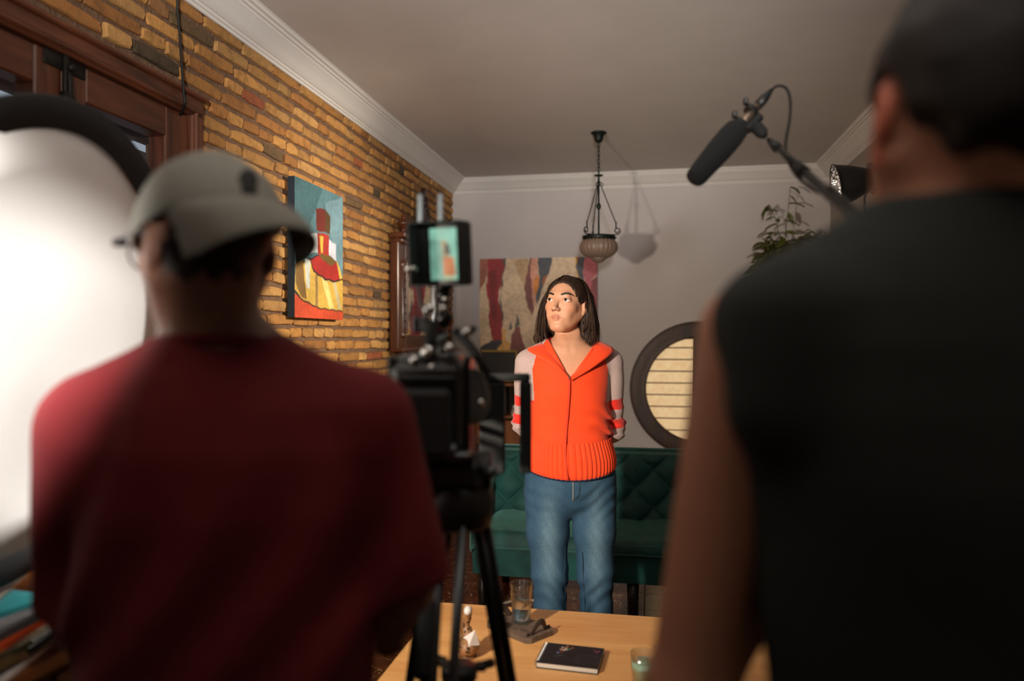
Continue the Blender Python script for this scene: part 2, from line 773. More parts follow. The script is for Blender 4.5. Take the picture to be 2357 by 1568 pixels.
m_tile = tile_mat()
floor = structure('floor', MB().box(((XL + XR) / 2, (YB + YF) / 2, -0.06), (XR - XL + 0.4, YB - YF + 0.4, 0.11)), m_grout)
tile_me = None
nx, ny = 13, 20
tw = (XR - XL) / nx
for i in range(nx):
    for j in range(ny):
        if tile_me is None:
            t = MB().box((0, 0, 0), (tw - 0.004, 0.246, 0.012), bev=0.0015)
            tile_me = mesh_np('tile', np.concatenate(t.v), t.f, False)
            tile_me.materials.append(m_tile)
        o = link('tile', tile_me, None, floor)
        o.location = (XL + (i + 0.5) * tw, 1.45 + (j + 0.5) * 0.2475, -0.006)

# --- ceiling
m_plaster = mat('ceiling_plaster', (205, 198, 192), 0.85, var=0.05, vscale=3, bump=0.12, bscale=16, bdist=0.006)
m_wall = mat('wall_paint', (203, 196, 194), 0.8, var=0.035, vscale=2.5, bump=0.1, bscale=30, bdist=0.004)
m_trim = mat('trim_paint', (226, 222, 216), 0.55, var=0.03, vscale=5)
ceiling = structure('ceiling', MB().box(((XL + XR) / 2, (YB + YF) / 2, ZC + 0.06), (XR - XL + 0.4, YB - YF + 0.4, 0.12)), m_plaster)

# --- plain walls
structure('wall_back', MB().box(((XL + XR) / 2, YB + 0.1, ZC / 2 - 0.02), (XR - XL + 0.4, 0.2, ZC + 0.1)), m_wall)
structure('wall_right', MB().box((XR + 0.1, (YB + YF) / 2, ZC / 2 - 0.02), (0.2, YB - YF, ZC + 0.1)), mat('wall_paint_darkened', (158, 148, 139), 0.8, var=0.04, vscale=2.5))  # paint darkened to dim the bounced light on the right side
structure('wall_front', MB().box(((XL + XR) / 2, YF - 0.1, ZC / 2 - 0.02), (XR - XL + 0.4, 0.2, ZC + 0.1)), m_wall)

# --- brick wall on the left with the window opening
WY0, WY1, WZ0, WZ1 = 1.24, 2.62, 0.74, 2.345
m_mortar = mat('mortar', (116, 88, 66), 0.95, var=0.3, vscale=30, bump=0.9, bscale=70, bdist=0.012)
w = MB()
xw = XL - 0.008
for (y0, y1, z0, z1) in ((YF, WY0, 0, ZC), (WY1, YB, 0, ZC), (WY0, WY1, WZ1, ZC), (WY0, WY1, 0, WZ0)):
    w.box((xw - 0.11, (y0 + y1) / 2, (z0 + z1) / 2), (0.22, y1 - y0, z1 - z0))
wall_left = structure('wall_left', w, m_mortar)


def brick_material(name, src):
    m, nt, b = new_mat(name)
    if src == 'obj':
        oi = node(nt, 'ShaderNodeObjectInfo')
        oc, rnd = oi.outputs['Color'], oi.outputs['Random']
    else:
        a = node(nt, 'ShaderNodeAttribute', attribute_name='Col')
        oc = a.outputs['Color']
        rnd = None
    tc = node(nt, 'ShaderNodeNewGeometry')
    n1 = noise_tex(nt, tc.outputs['Position'], 22, 6, 0.65)
    n2 = noise_tex(nt, tc.outputs['Position'], 140, 4, 0.7)
    f = ramp(nt, n1, [(0.28, (0.45, 0.42, 0.40, 1)), (0.5, (1, 1, 1, 1)), (0.8, (1.22, 1.18, 1.1, 1))])
    mx = node(nt, 'ShaderNodeMix', data_type='RGBA', blend_type='MULTIPLY')
    mx.inputs[0].default_value = 0.8
    nt.links.new(oc, mx.inputs[6])
    nt.links.new(f, mx.inputs[7])
    nt.links.new(mx.outputs[2], b.inputs['Base Color'])
    b.inputs['Roughness'].default_value = 0.88
    s = node(nt, 'ShaderNodeMath', operation='MULTIPLY_ADD')
    s.inputs[1].default_value = 0.4
    nt.links.new(n2, s.inputs[0])
    nt.links.new(n1, s.inputs[2])
    add_bump(nt, b, s.outputs[0], 0.65, 0.012)
    return m


m_brick = brick_material('brick_clay', 'obj')
m_brick2 = brick_material('brick_clay_far', 'attr')


def brick_shape(r):
    """unit brick: y -0.5..0.5, z -0.5..0.5, x 0 (wall) .. 1 (face); 13-point uneven outline"""
    pts = []
    for (y, z) in ((-.5, -.5), (-.17, -.5), (.17, -.5), (.5, -.5), (.5, -.15), (.5, .2), (.5, .5), (.2, .5), (-.1, .5), (-.3, .5), (-.5, .5), (-.5, .1)):
        cy = 0.025 if abs(y) == .5 and abs(z) == .5 else 0.0
        pts.append((y - math.copysign(cy, y) + r.normal() * 0.012, z - math.copysign(cy * 3, z) + r.normal() * 0.045))
    n = len(pts)
    V = [(0, y * 1.0, z) for y, z in pts]
    V += [(0.75 + r.normal() * 0.08, y * 0.985, z * 0.96) for y, z in pts]
    V += [(1.0 + r.normal() * 0.12, y * 0.93, z * 0.80) for y, z in pts]
    F = []
    for k in (0, 1):
        F += [(k * n + i, k * n + (i + 1) % n, (k + 1) * n + (i + 1) % n, (k + 1) * n + i) for i in range(n)]
    F.append(tuple(range(2 * n, 3 * n)))
    return np.array(V, float), F


r_b = np.random.default_rng(21)
variants = [brick_shape(r_b) for _ in range(14)]
var_me = []
for V, F in variants:
    me = mesh_np('brick', V, F, False)
    me.materials.append(m_brick)
    var_me.append(me)
palette = [((204, 148, 80), 34), ((194, 136, 70), 26), ((210, 158, 92), 20), ((184, 124, 64), 10), ((168, 118, 68), 5), ((128, 98, 62), 2.5), ((92, 74, 50), 1.2), ((176, 96, 56), 1.3)]
pw = np.array([p[1] for p in palette], float)
pw /= pw.sum()
ROW = 0.0653
bricks = []
z = ZC - 0.105 - ROW
row = 0
while z > -0.02:
    y = 0.62 - r_b.random() * 0.25
    stretch = (row % 2 == 0)
    while y < YB:
        q = r_b.random()
        L = 0.262 if (q < 0.72) == stretch else 0.118
        if q > 0.96:
            L = 0.18
        L *= r_b.uniform(0.94, 1.05)
        gap = r_b.uniform(0.005, 0.014)
        y0, y1 = y, min(y + L, YB - 0.005)
        hgt = ROW - r_b.uniform(0.013, 0.021)
        zc = z + ROW / 2 + r_b.normal() * 0.0018 + 0.004 * math.sin(y * 2.1 + row)
        ok = y1 - y0 > 0.03
        if zc > WZ0 - 0.03 and zc < WZ1 + 0.02:            # keep clear of the window
            if y0 < WY1 and y1 > WY0:
                if y1 > WY1 + 0.05:
                    y0 = WY1 + 0.006
                elif y0 < WY0 - 0.05:
                    y1 = WY0 - 0.006
                else:
                    ok = False
        if ok:
            c = np.array(palette[r_b.choice(len(palette), p=pw)][0], float) * r_b.uniform(0.9, 1.08)
            bricks.append(((y0 + y1) / 2, zc, y1 - y0, hgt, np.clip(c * 0.88, 0, 255), int(r_b.integers(14)), r_b.uniform(0.009, 0.017)))
        y = y + L + gap
    z -= ROW
    row += 1


def brick_size(b):
    px, py, t = project(np.array([XL, b[0], b[1]]))
    if t < 0.3 or not (0 < px < 1045 and -10 < py < 900):
        return 0.0
    if px < 620 and py > 430 or (px > 655 and px < 769 and 420 < py < 730) or (py > 760 + (px - 600) * 0.28):
        return 0.001
    x0, _, _ = project(np.array([XL, b[0] - b[2] / 2, b[1]]))
    x1, _, _ = project(np.array([XL, b[0] + b[2] / 2, b[1]]))
    return abs(x1 - x0) * b[3] * FPX / t


bricks.sort(key=brick_size, reverse=True)
rest = MB()
for k, (yc, zc, L, H, c, vi, dep) in enumerate(bricks):
    if k < 300:
        o = link('brick', var_me[vi], None, wall_left)
        o.location = (XL - 0.008, yc, zc)
        o.scale = (dep, L, H)
        o.color = rgba(c)
    else:
        V, F = variants[vi]
        rest.add(V * np.array([dep, L, H]) + np.array([XL - 0.008, yc, zc]), F, lin(c))
o = rest.build('brickwork', m_brick2, wall_left)
o['kind'] = 'stuff'

# --- cornices
prof = [(0.0, -0.118), (0.010, -0.118), (0.014, -0.108), (0.022, -0.106), (0.024, -0.097), (0.034, -0.094), (0.048, -0.083), (0.066, -0.064),
        (0.090, -0.042), (0.100, -0.034), (0.104, -0.026), (0.114, -0.026), (0.118, -0.016), (0.132, -0.014), (0.136, -0.004), (0.146, 0.0), (0.0, 0.0)]


def cornice(name, place, a, b):
    m = MB()
    n = len(prof)
    V = [place(d, ZC + z, t) for t in (a, b) for (d, z) in prof]
    F = [(i, (i + 1) % n, (i + 1) % n + n, i + n) for i in range(n)] + [tuple(range(n)), tuple(range(n, 2 * n))[::-1]]
    m.add(V, F)
    return structure(name, m, m_trim)


cornice('trim_1', lambda d, z, t: (XL + 0.004 + d, t, z), YF, YB)
cornice('trim_2', lambda d, z, t: (t, YB - d, z), XL, XR)
cornice('trim_3', lambda d, z, t: (XR - d, t, z), YF, YB)
structure('baseboard_back', MB().box(((XL + XR) / 2, YB - 0.009, 0.045), (XR - XL, 0.018, 0.09), bev=0.004), m_trim)

# --- wooden casement window in the brick wall
m_dwood = wood('window_wood', (58, 30, 18), (112, 62, 38), 0.42, axis=1, scale=5, coat=0.15)
m_dwoodv = wood('window_wood_upright', (58, 30, 18), (112, 62, 38), 0.42, axis=2, scale=5, coat=0.15)
m_iron = mat('old_iron', (44, 42, 38), 0.55, 0.7, var=0.3, vscale=40, bump=0.2)
win = tag(bpy.data.objects.new('window_1', None), kind='structure')
COL.objects.link(win)
win.location = (XL, (WY0 + WY1) / 2, WZ0)


def wbox(name, y0, y1, z0, z1, x0, x1, m, bev=0.006, parent=win):
    mb = MB().box(((x0 + x1) / 2 - win.location.x, (y0 + y1) / 2 - win.location.y, (z0 + z1) / 2 - win.location.z), (x1 - x0, y1 - y0, z1 - z0), bev=bev)
    return mb.build(name, m, parent)


for (y0, y1) in ((WY1 - 0.075, WY1), (WY0, WY0 + 0.075)):
    wbox('casing', y0, y1, WZ0, WZ1, XL - 0.10, XL + 0.028, m_dwoodv)
    yy = y0 + 0.018 if y0 > 2 else y1 - 0.018
    wbox('casing_bead', yy - 0.010, yy + 0.010, WZ0, WZ1 - 0.05, XL, XL + 0.040, m_dwoodv)
wbox('head_casing', WY0, WY1, WZ1 - 0.075, WZ1, XL - 0.10, XL + 0.030, m_dwood)
wbox('head_bead', WY0 + 0.02, WY1 - 0.02, WZ1 - 0.066, WZ1 - 0.046, XL, XL + 0.042, m_dwood)
wbox('head_moulding', WY0 - 0.012, WY1 + 0.012, WZ1 - 0.006, WZ1 + 0.014, XL - 0.02, XL + 0.046, m_dwood)
wbox('sill', WY0, WY1, WZ0 - 0.03, WZ0 + 0.03, XL - 0.10, XL + 0.05, m_dwood)
m_pane = clear_pane('window_pane')
ymid = 1.93
for (a, b) in ((WY0 + 0.075, ymid - 0.003), (ymid + 0.003, WY1 - 0.075)):
    st = 0.096
    wbox('sash_stile', a, a + st, WZ0 + 0.03, WZ1 - 0.076, XL - 0.062, XL + 0.010, m_dwoodv)
    wbox('sash_stile', b - st - 0.038 * (b > 2.3), b, WZ0 + 0.03, WZ1 - 0.076, XL - 0.062, XL + 0.010, m_dwoodv)
    wbox('sash_rail', a + st, b - st, 2.155, WZ1 - 0.076, XL - 0.062, XL + 0.008, m_dwood)
    wbox('sash_rail', a + st, b - st, WZ0 + 0.03, WZ0 + 0.16, XL - 0.062, XL + 0.008, m_dwood)
    wbox('pane', a + st - 0.01, b - st + 0.01, WZ0 + 0.15, 2.165, XL - 0.055, XL - 0.051, m_pane, 0)
# iron latch at the meeting stiles
lt = MB().box((0.012, 0, 0), (0.006, 0.16, 0.045), bev=0.002).box((0.02, -0.005, -0.055), (0.014, 0.020, 0.16), bev=0.003)
lt.tube(np.array([(0.02, 0.0, 0.0), (0.03, 0.0, -0.05), (0.028, 0.0, -0.2), (0.028, 0, -0.34)]), 0.008)
lt.box((0.02, 0.0, -0.11), (0.03, 0.04, 0.05), bev=0.006).ball((0.034, 0, -0.012), 0.011)
o = lt.build('latch', m_iron, win, True)
o.location = (0, ymid - win.location.y + 0.01, 2.245 - WZ0)
o['label'] = 'dark iron latch plate and rod'

# --- grey slatted shutter and leaves outside the window
sh = thing('slatted_shutter', 'grey slatted shutter outside the wooden window', 'shutter', (-2.25, 1.95, 0.6))
m_slat = mat('shutter_paint', (150, 146, 152), 0.6, var=0.1)
m_slatd = mat('shutter_frame_paint', (52, 50, 50), 0.6)
for k in range(18):
    MB().box((0, 0, 0.2 + k * 0.118), (0.02, 2.6, 0.080), rot=roty(0.5), bev=0.004).build('slat', m_slat, sh)
for yy in (-1.3, -0.35, 0.62, 1.3):
    MB().box((0.02, yy, 1.15), (0.03, 0.045, 2.3), bev=0.004).build('upright', m_slatd, sh)
m_leaf0 = mat('outdoor_leaf', (70, 104, 48), 0.6, var=0.4, vscale=25)
bush = thing('garden_bush', 'green leafy bush outside behind the grey shutter', 'bush', (-3.1, 2.6, 0.0))
lf = MB()
for k in range(1000):
    p = np.array([rng.normal() * 0.25, rng.normal() * 0.9, rng.uniform(0.3, 3.3)])
    a = rotz(rng.uniform(0, 6.28)) @ rotx(rng.uniform(-1, 1))
    s = rng.uniform(0.05, 0.1)
    q = np.array([(-.5, 0, 0), (0, .28, .05), (.5, 0, 0), (0, -.28, .05)]) * s * 2
    lf.add(q @ a.T + p, [(0, 1, 2), (0, 2, 3)])
o = lf.build('foliage', m_leaf0, bush)
o['kind'] = 'stuff'
MB().tube([(0, 0, 0), (0.05, 0.05, 0.9), (0, 0.1, 2.2)], [0.05, 0.04, 0.01]).build('stem', mat('bark', (70, 52, 40), 0.9, bump=0.5), bush, True)
structure('ground', MB().box((-3.4, 2.5, -0.1), (2.7, 9, 0.08)), mat('paving', (150, 145, 138), 0.9, bump=0.3))

# --- round lit window with slats in the far wall
w2 = tag(bpy.data.objects.new('window_2', None), kind='structure')
COL.objects.link(w2)
w2.location = (0.385, YB, 0.99)
m_rw = wood('round_frame_wood', (34, 20, 14), (72, 44, 30), 0.5, axis=2, scale=4)
ro, ri = 0.57, 0.432
ring = MB().lathe([(ri, 0.0), (ri, 0.05), (ri + 0.012, 0.062), (ri + 0.05, 0.058), (ro - 0.03, 0.066), (ro - 0.006, 0.058), (ro, 0.04), (ro, 0.0)], 72, axis=(0, -1, 0))
auto_smooth(ring.build('round_frame', m_rw, w2))
MB().box((0, -0.032, 0), (0.085, 0.06, 2 * ri + 0.02), bev=0.006).build('mullion', m_rw, w2)


def lit_slat_mat():
    m, nt, b = new_mat('lit_slat')
    n1 = noise_tex(nt, coords(nt, (1, 1, 1)), 26, 5, 0.6)
    c = ramp(nt, n1, [(0.2, (214, 178, 128)), (0.8, (240, 212, 166))])
    nt.links.new(c, b.inputs['Base Color'])
    nt.links.new(c, b.inputs['Emission Color'])
    b.inputs['Emission Strength'].default_value = 0.62
    b.inputs['Roughness'].default_value = 0.8
    return m


m_lit = lit_slat_mat()
sp = 0.0992
for k in range(-4, 5):
    for sgn in (-1, 1):
        z0, z1 = k * sp - sp / 2 + 0.0055, k * sp + sp / 2 - 0.0055
        pts_o = []
        for zz in np.linspace(z0, z1, 5):
            if abs(zz) < ri:
                pts_o.append((sgn * (math.sqrt(ri * ri - zz * zz) + 0.004), zz))
        if len(pts_o) < 2 or max(abs(p[0]) for p in pts_o) < 0.06:
            continue
        zz = [p[1] for p in pts_o]
        poly = pts_o + [(sgn * 0.03, max(zz)), (sgn * 0.03, min(zz))]
        if sgn < 0:
            poly = poly[::-1]
        MB().prism([(p[0], p[1]) for p in poly], 1, -0.026, -0.016).build('slat', m_lit, w2)
MB().lathe([(0.0, 0.006), (ri + 0.01, 0.006), (ri + 0.01, 0.002), (0, 0.002)], 48, axis=(0, -1, 0)).build('backing', mat('slat_gap', (46, 34, 22), 0.8), w2)

# --- black cable hanging down the brick wall
wp = [at_x(406, -40, XL + 0.04), at_x(408, 0, XL + 0.035), at_x(414, 90, XL + 0.035), at_x(423, 215, XL + 0.05), at_x(425, 240, XL + 0.05), at_x(415, 265, XL + 0.012)]
wp[0] = np.array([XL + 0.06, wp[0][1], ZC - 0.11])
cab = MB().tube(catmull(wp, 8), 0.0045, 7).build('hanging_cable', mat('black_rubber', (16, 16, 16), 0.5), None, True)
tag(cab, 'thin black cable hanging down the brick wall by the window', 'cable')
# ------------------------------------------------------------------ furniture and things at the back
m_black = mat('black_plastic', (30, 32, 32), 0.42, var=0.2, vscale=30)
m_blackm = mat('black_metal', (26, 27, 27), 0.32, 0.6, var=0.2, vscale=30)
m_steel = mat('bright_steel', (200, 200, 196), 0.22, 1.0, var=0.05)
m_paint = mat('oil_paint', (255, 255, 255), 0.55, var=0.10, vscale=18, bump=0.25, bscale=120, bdist=0.002, src='attr')
m_print = mat('printed_paper', (255, 255, 255), 0.65, var=0.03, src='attr')

# --- pendant lamp
PL = at_z(1378, 305, ZC)
pend = thing('pendant_lamp', 'black iron pendant lamp with ribbed frosted glass bowl hanging from the ceiling', 'lamp', (PL[0], PL[1], ZC))
KP = 1 / 337.8
m_iron2 = mat('wrought_iron', (22, 30, 27), 0.5, 0.5, var=0.25, vscale=50)
MB().lathe([(0.052, 0.0), (0.054, -0.006), (0.045, -0.012), (0.036, -0.02), (0.03, -0.045), (0.024, -0.062), (0.012, -0.07), (0.0, -0.07)][::-1], 28).build('ceiling_canopy', m_iron2, pend, True)
zc = -0.068
for k in range(8):
    a = np.linspace(0, 2 * PI, 13)
    L = np.stack([0.0075 * np.cos(a), np.zeros(13), 0.0195 * np.sin(a)], 1) @ rotz(PI / 2 * (k % 2) + 0.5).T
    MB().tube(L + np.array([0, 0, zc - 0.019]), 0.0028, 6, cap=False).build('chain_link', m_iron2, pend, True)
    zc -= 0.0275
zd = -(404 - 305) * KP
MB().lathe([(0.0, 0.008), (0.012, 0.006), (0.03, 0.002), (0.031, -0.003), (0.012, -0.006), (0.0, -0.008)][::-1], 24, c=(0, 0, zd)).build('rosette', m_iron2, pend, True)
zr = -(541 - 305) * KP
rod = MB().tube([(0, 0, zd), (0, 0, zr)], 0.0065, 10)
zk = -(475 - 305) * KP
rod.lathe([(0.0065, -0.024), (0.011, -0.018), (0.017, 0.0), (0.011, 0.018), (0.0065, 0.024)], 14, c=(0, 0, zk))
rod.lathe([(0.0065, -0.02), (0.011, -0.012), (0.011, 0.012), (0.0065, 0.02)], 14, c=(0, 0, zd - 0.055))
rod.build('rod', m_iron2, pend, True)
zrim = -(548 - 305) * KP
for k in range(3):
    ang = -0.12 + k * 2 * PI / 3
    R = rotz(ang)
    hook = bez((0.012, 0, zd - 0.05), (0.03, 0, zd - 0.045), (0.034, 0, zd - 0.08), (0.024, 0, zd - 0.075), 8)
    arm = MB().tube(np.array([(0.012, 0, zd - 0.062), (0.118, 0, zr + 0.075)]) @ R.T, 0.0036, 7)
    arm.tube(hook @ R.T, 0.003, 6)
    arm.build('arm', m_iron2, pend, True)
    t = np.linspace(0, 1, 26)
    th = -PI / 2 + t * 2 * PI * 1.25
    rr = 0.024 * (1 - 0.62 * t)
    sc = np.stack([0.126 + rr * np.cos(th), np.zeros(26), zr + 0.022 + rr * np.sin(th)], 1)
    sc = np.vstack([[(0.085, 0, zr - 0.001), (0.105, 0, zr - 0.003)], sc])
    b = MB().tube(sc @ R.T, 0.0042, 6)
    b.tube(np.array([(0.118, 0, zr + 0.04), (0.119, 0, zr + 0.085)]) @ R.T, 0.005, 6)
    b.build('scroll', m_iron2, pend, True)
    kn = np.array([0.112, 0, zrim]) @ rotz(ang + 0.25).T
    MB().ball(kn, 0.009).build('rim_knob', m_iron2, pend, True)
MB().lathe([(0.100, -0.024), (0.106, -0.024), (0.110, -0.006), (0.113, 0.006), (0.110, 0.014), (0.060, 0.022), (0.006, 0.030)], 40, c=(0, 0, zrim)).build('rim', m_iron2, pend, True)
zb = -(556 - 305) * KP
m_bowl, nt, b = new_mat('frosted_bowl')
b.inputs['Base Color'].default_value = rgba((150, 128, 112))
b.inputs['Roughness'].default_value = 0.45
b.inputs['Transmission Weight'].default_value = 0.35
pr = [(0.104, 0.012), (0.112, 0.0), (0.124, -0.018), (0.128, -0.042), (0.121, -0.068), (0.104, -0.090), (0.080, -0.106), (0.056, -0.114)]
MB().lathe(pr[::-1], 96, c=(0, 0, zb), ribs=24, ribamp=0.06).build('glass_bowl', m_bowl, pend, True)
MB().lathe([(0.0, -0.148), (0.016, -0.146), (0.034, -0.136), (0.044, -0.124), (0.056, -0.112)], 64, c=(0, 0, zb), ribs=24, ribamp=0.08).build('bowl_tip', m_bowl, pend, True)

# --- large abstract painting on the far wall
pc = ((-1.494 - 0.46) / 2, YB, (1.3 + 2.117) / 2)
abst = thing('abstract_painting', 'large abstract painting of red, beige and grey bands on the far wall', 'painting', pc)
PW, PH = 1.034, 0.817
MB().box((0, -0.017, 0), (PW, 0.03, PH)).build('canvas', mat('canvas_edge', (92, 74, 66), 0.8), abst)


def cr(pts):
    return [((x - 103) / 1672, (y - 95) / 1355) for x, y in pts]


LAY = [
    ((140, 112, 84), cr([(103, 500), (190, 400), (240, 700), (290, 1290), (230, 1330), (103, 1400)])),
    ((196, 172, 140), cr([(103, 560), (190, 410), (230, 700), (240, 900), (280, 1270), (200, 1340), (120, 1390), (103, 1200)])),
    ((148, 88, 68), cr([(90, 80), (240, 80), (225, 180), (205, 330), (150, 480), (103, 600), (90, 600)])),
    ((82, 76, 76), cr([(420, 80), (495, 80), (470, 130), (485, 220), (445, 330), (440, 480), (410, 580), (420, 690), (440, 880), (450, 1000), (400, 1000)])),
    ((142, 42, 42), cr([(225, 80), (430, 80), (440, 170), (478, 220), (430, 330), (415, 480), (380, 570), (385, 680), (420, 900), (432, 1000), (436, 1290), (290, 1290), (235, 950), (240, 740), (205, 560), (205, 400), (225, 180)])),
    ((118, 34, 36), cr([(240, 300), (330, 260), (370, 420), (330, 600), (360, 800), (330, 1000), (270, 900), (250, 620)])),
    ((176, 146, 110), cr([(600, 130), (800, 95), (800, 300), (740, 500), (690, 380)])),
    ((118, 68, 64), cr([(825, 80), (855, 80), (840, 300), (870, 650), (895, 800), (850, 935), (800, 780), (738, 520), (800, 300)])),
    ((198, 140, 118), cr([(850, 80), (948, 80), (940, 330), (960, 480), (930, 680), (890, 820), (860, 600), (840, 350)])),
    ((200, 128, 62), cr([(868, 420), (945, 330), (962, 470), (935, 600), (880, 640)])),
    ((70, 74, 80), cr([(950, 80), (1155, 80), (1130, 220), (1080, 350), (1040, 430), (1000, 600), (930, 760), (915, 700), (958, 480)])),
    ((150, 84, 48), cr([(1010, 380), (1080, 340), (1050, 440), (1010, 520)])),
    ((196, 152, 52), cr([(1470, 80), (1492, 80), (1495, 250), (1535, 420), (1505, 400)])),
    ((150, 70, 36), cr([(1488, 80), (1540, 80), (1500, 200)])),
    ((66, 68, 80), cr([(1500, 150), (1540, 80), (1604, 80), (1585, 300), (1590, 460), (1530, 400), (1488, 250)])),
    ((172, 88, 98), cr([(1600, 80), (1790, 80), (1790, 340), (1700, 420), (1680, 640), (1620, 520), (1585, 350)])),
    ((120, 52, 56), cr([(1790, 360), (1790, 1300), (1740, 1200), (1700, 900), (1665, 600), (1700, 430)])),
    ((92, 92, 82), cr([(640, 900), (690, 1050), (640, 1090), (600, 1170)])),
    ((96, 92, 84), cr([(545, 1000), (580, 1120), (530, 1150)])),
    ((122, 68, 64), cr([(640, 1085), (682, 1085), (775, 1470), (535, 1470), (580, 1200)])),
    ((52, 52, 56), cr([(100, 1410), (200, 1330), (270, 1290), (445, 1290), (430, 1340), (350, 1400), (390, 1470), (100, 1470)])),
    ((206, 156, 86), cr([(445, 1100), (480, 1130), (500, 1300), (560, 1320), (530, 1440), (460, 1430), (400, 1440), (350, 1405), (430, 1330)])),
]
o = painted_sheet('painted_surface', PW, PH, 440, 350, LAY, (200, 176, 146), abst, m_paint, wob=0.007, seed=2.0, gain=1.45)
o.location = (0, -0.0335, 0)

# --- smaller canvas on the brick wall (plain stand-in shapes in the same colours)
cy0, cy1, cz0, cz1 = 3.32, 3.888, 1.52, 2.205
cwall = thing('canvas_painting', 'small canvas with blue ground and yellow, white and red shapes on the brick wall', 'painting', (XL, (cy0 + cy1) / 2, (cz0 + cz1) / 2), PI / 2)
CW, CH = cy1 - cy0, cz1 - cz0
MB().box((0, -0.034, 0), (CW, 0.036, CH)).build('canvas', mat('canvas_side', (26, 42, 56), 0.7), cwall)
L2 = [
    ((62, 98, 106), [(0, 0), (0.55, 0), (0.3, 0.3), (0.25, 0.6), (0, 0.6)]),
    ((112, 146, 158), [(0.6, 0.1), (1, 0), (1, 0.6), (0.8, 0.55), (0.7, 0.3)]),
    ((202, 74, 40), [(-.1, 0.80), (0.12, 0.86), (0.45, 0.91), (1.1, 0.93), (1.1, 1.1), (-.1, 1.1)]),
    ((34, 26, 26), [(0.0, 0.62), (0.3, 0.55), (0.7, 0.62), (1.02, 0.66), (1.02, 0.935), (0.45, 0.925), (0.1, 0.87), (0.0, 0.82)]),
    ((206, 168, 76), [(0.02, 0.62), (0.3, 0.58), (0.7, 0.62), (1.0, 0.68), (1.0, 0.925), (0.46, 0.915), (0.12, 0.86), (0.0, 0.80)]),
    ((122, 90, 44), [(0.02, 0.60), (0.15, 0.58), (0.22, 0.86), (0.12, 0.85), (0.02, 0.76)]),
    ((196, 200, 190), [(0.18, 0.56), (0.3, 0.58), (0.28, 0.78), (0.22, 0.78)]),
    ((150, 118, 70), [(0.40, 0.62), (0.45, 0.62), (0.44, 0.915), (0.39, 0.905)]),
    ((232, 208, 130), [(0.5, 0.66), (0.6, 0.66), (0.8, 0.92), (0.7, 0.92)]),
    ((186, 176, 140), [(0.75, 0.67), (0.82, 0.68), (0.96, 0.92), (0.9, 0.92)]),
    ((34, 24, 24), [(0.28, 0.56), (0.5, 0.50), (0.8, 0.50), (1.02, 0.66), (0.85, 0.705), (0.6, 0.70), (0.36, 0.655)]),
    ((166, 38, 32), [(0.3, 0.565), (0.5, 0.51), (0.8, 0.51), (0.99, 0.66), (0.84, 0.69), (0.6, 0.685), (0.38, 0.645)]),
    ((108, 84, 38), [(0.44, 0.50), (0.78, 0.47), (0.84, 0.54), (0.74, 0.58), (0.55, 0.55)]),
    ((214, 178, 84), [(0.84, 0.52), (0.90, 0.56), (1.0, 0.655), (0.93, 0.67)]),
    ((216, 220, 222), [(0.26, 0.38), (0.44, 0.36), (0.44, 0.50), (0.28, 0.52)]),
    ((208, 210, 224), [(0.68, 0.38), (0.84, 0.40), (0.84, 0.53), (0.68, 0.50)]),
    ((166, 50, 36), [(0.44, 0.35), (0.68, 0.34), (0.68, 0.50), (0.44, 0.51)]),
    ((220, 176, 70), [(0.48, 0.37), (0.56, 0.37), (0.55, 0.50), (0.51, 0.50)]),
    ((108, 36, 28), [(0.40, 0.17), (0.60, 0.15), (0.60, 0.33), (0.42, 0.34)]),
    ((84, 58, 30), [(0.60, 0.15), (0.72, 0.20), (0.70, 0.33), (0.60, 0.33)]),
]
o = painted_sheet('painted_surface', CW, CH, 260, 310, L2, (86, 124, 134), cwall, m_paint, wob=0.006, seed=5.0)
o.location = (0, -0.0525, 0)

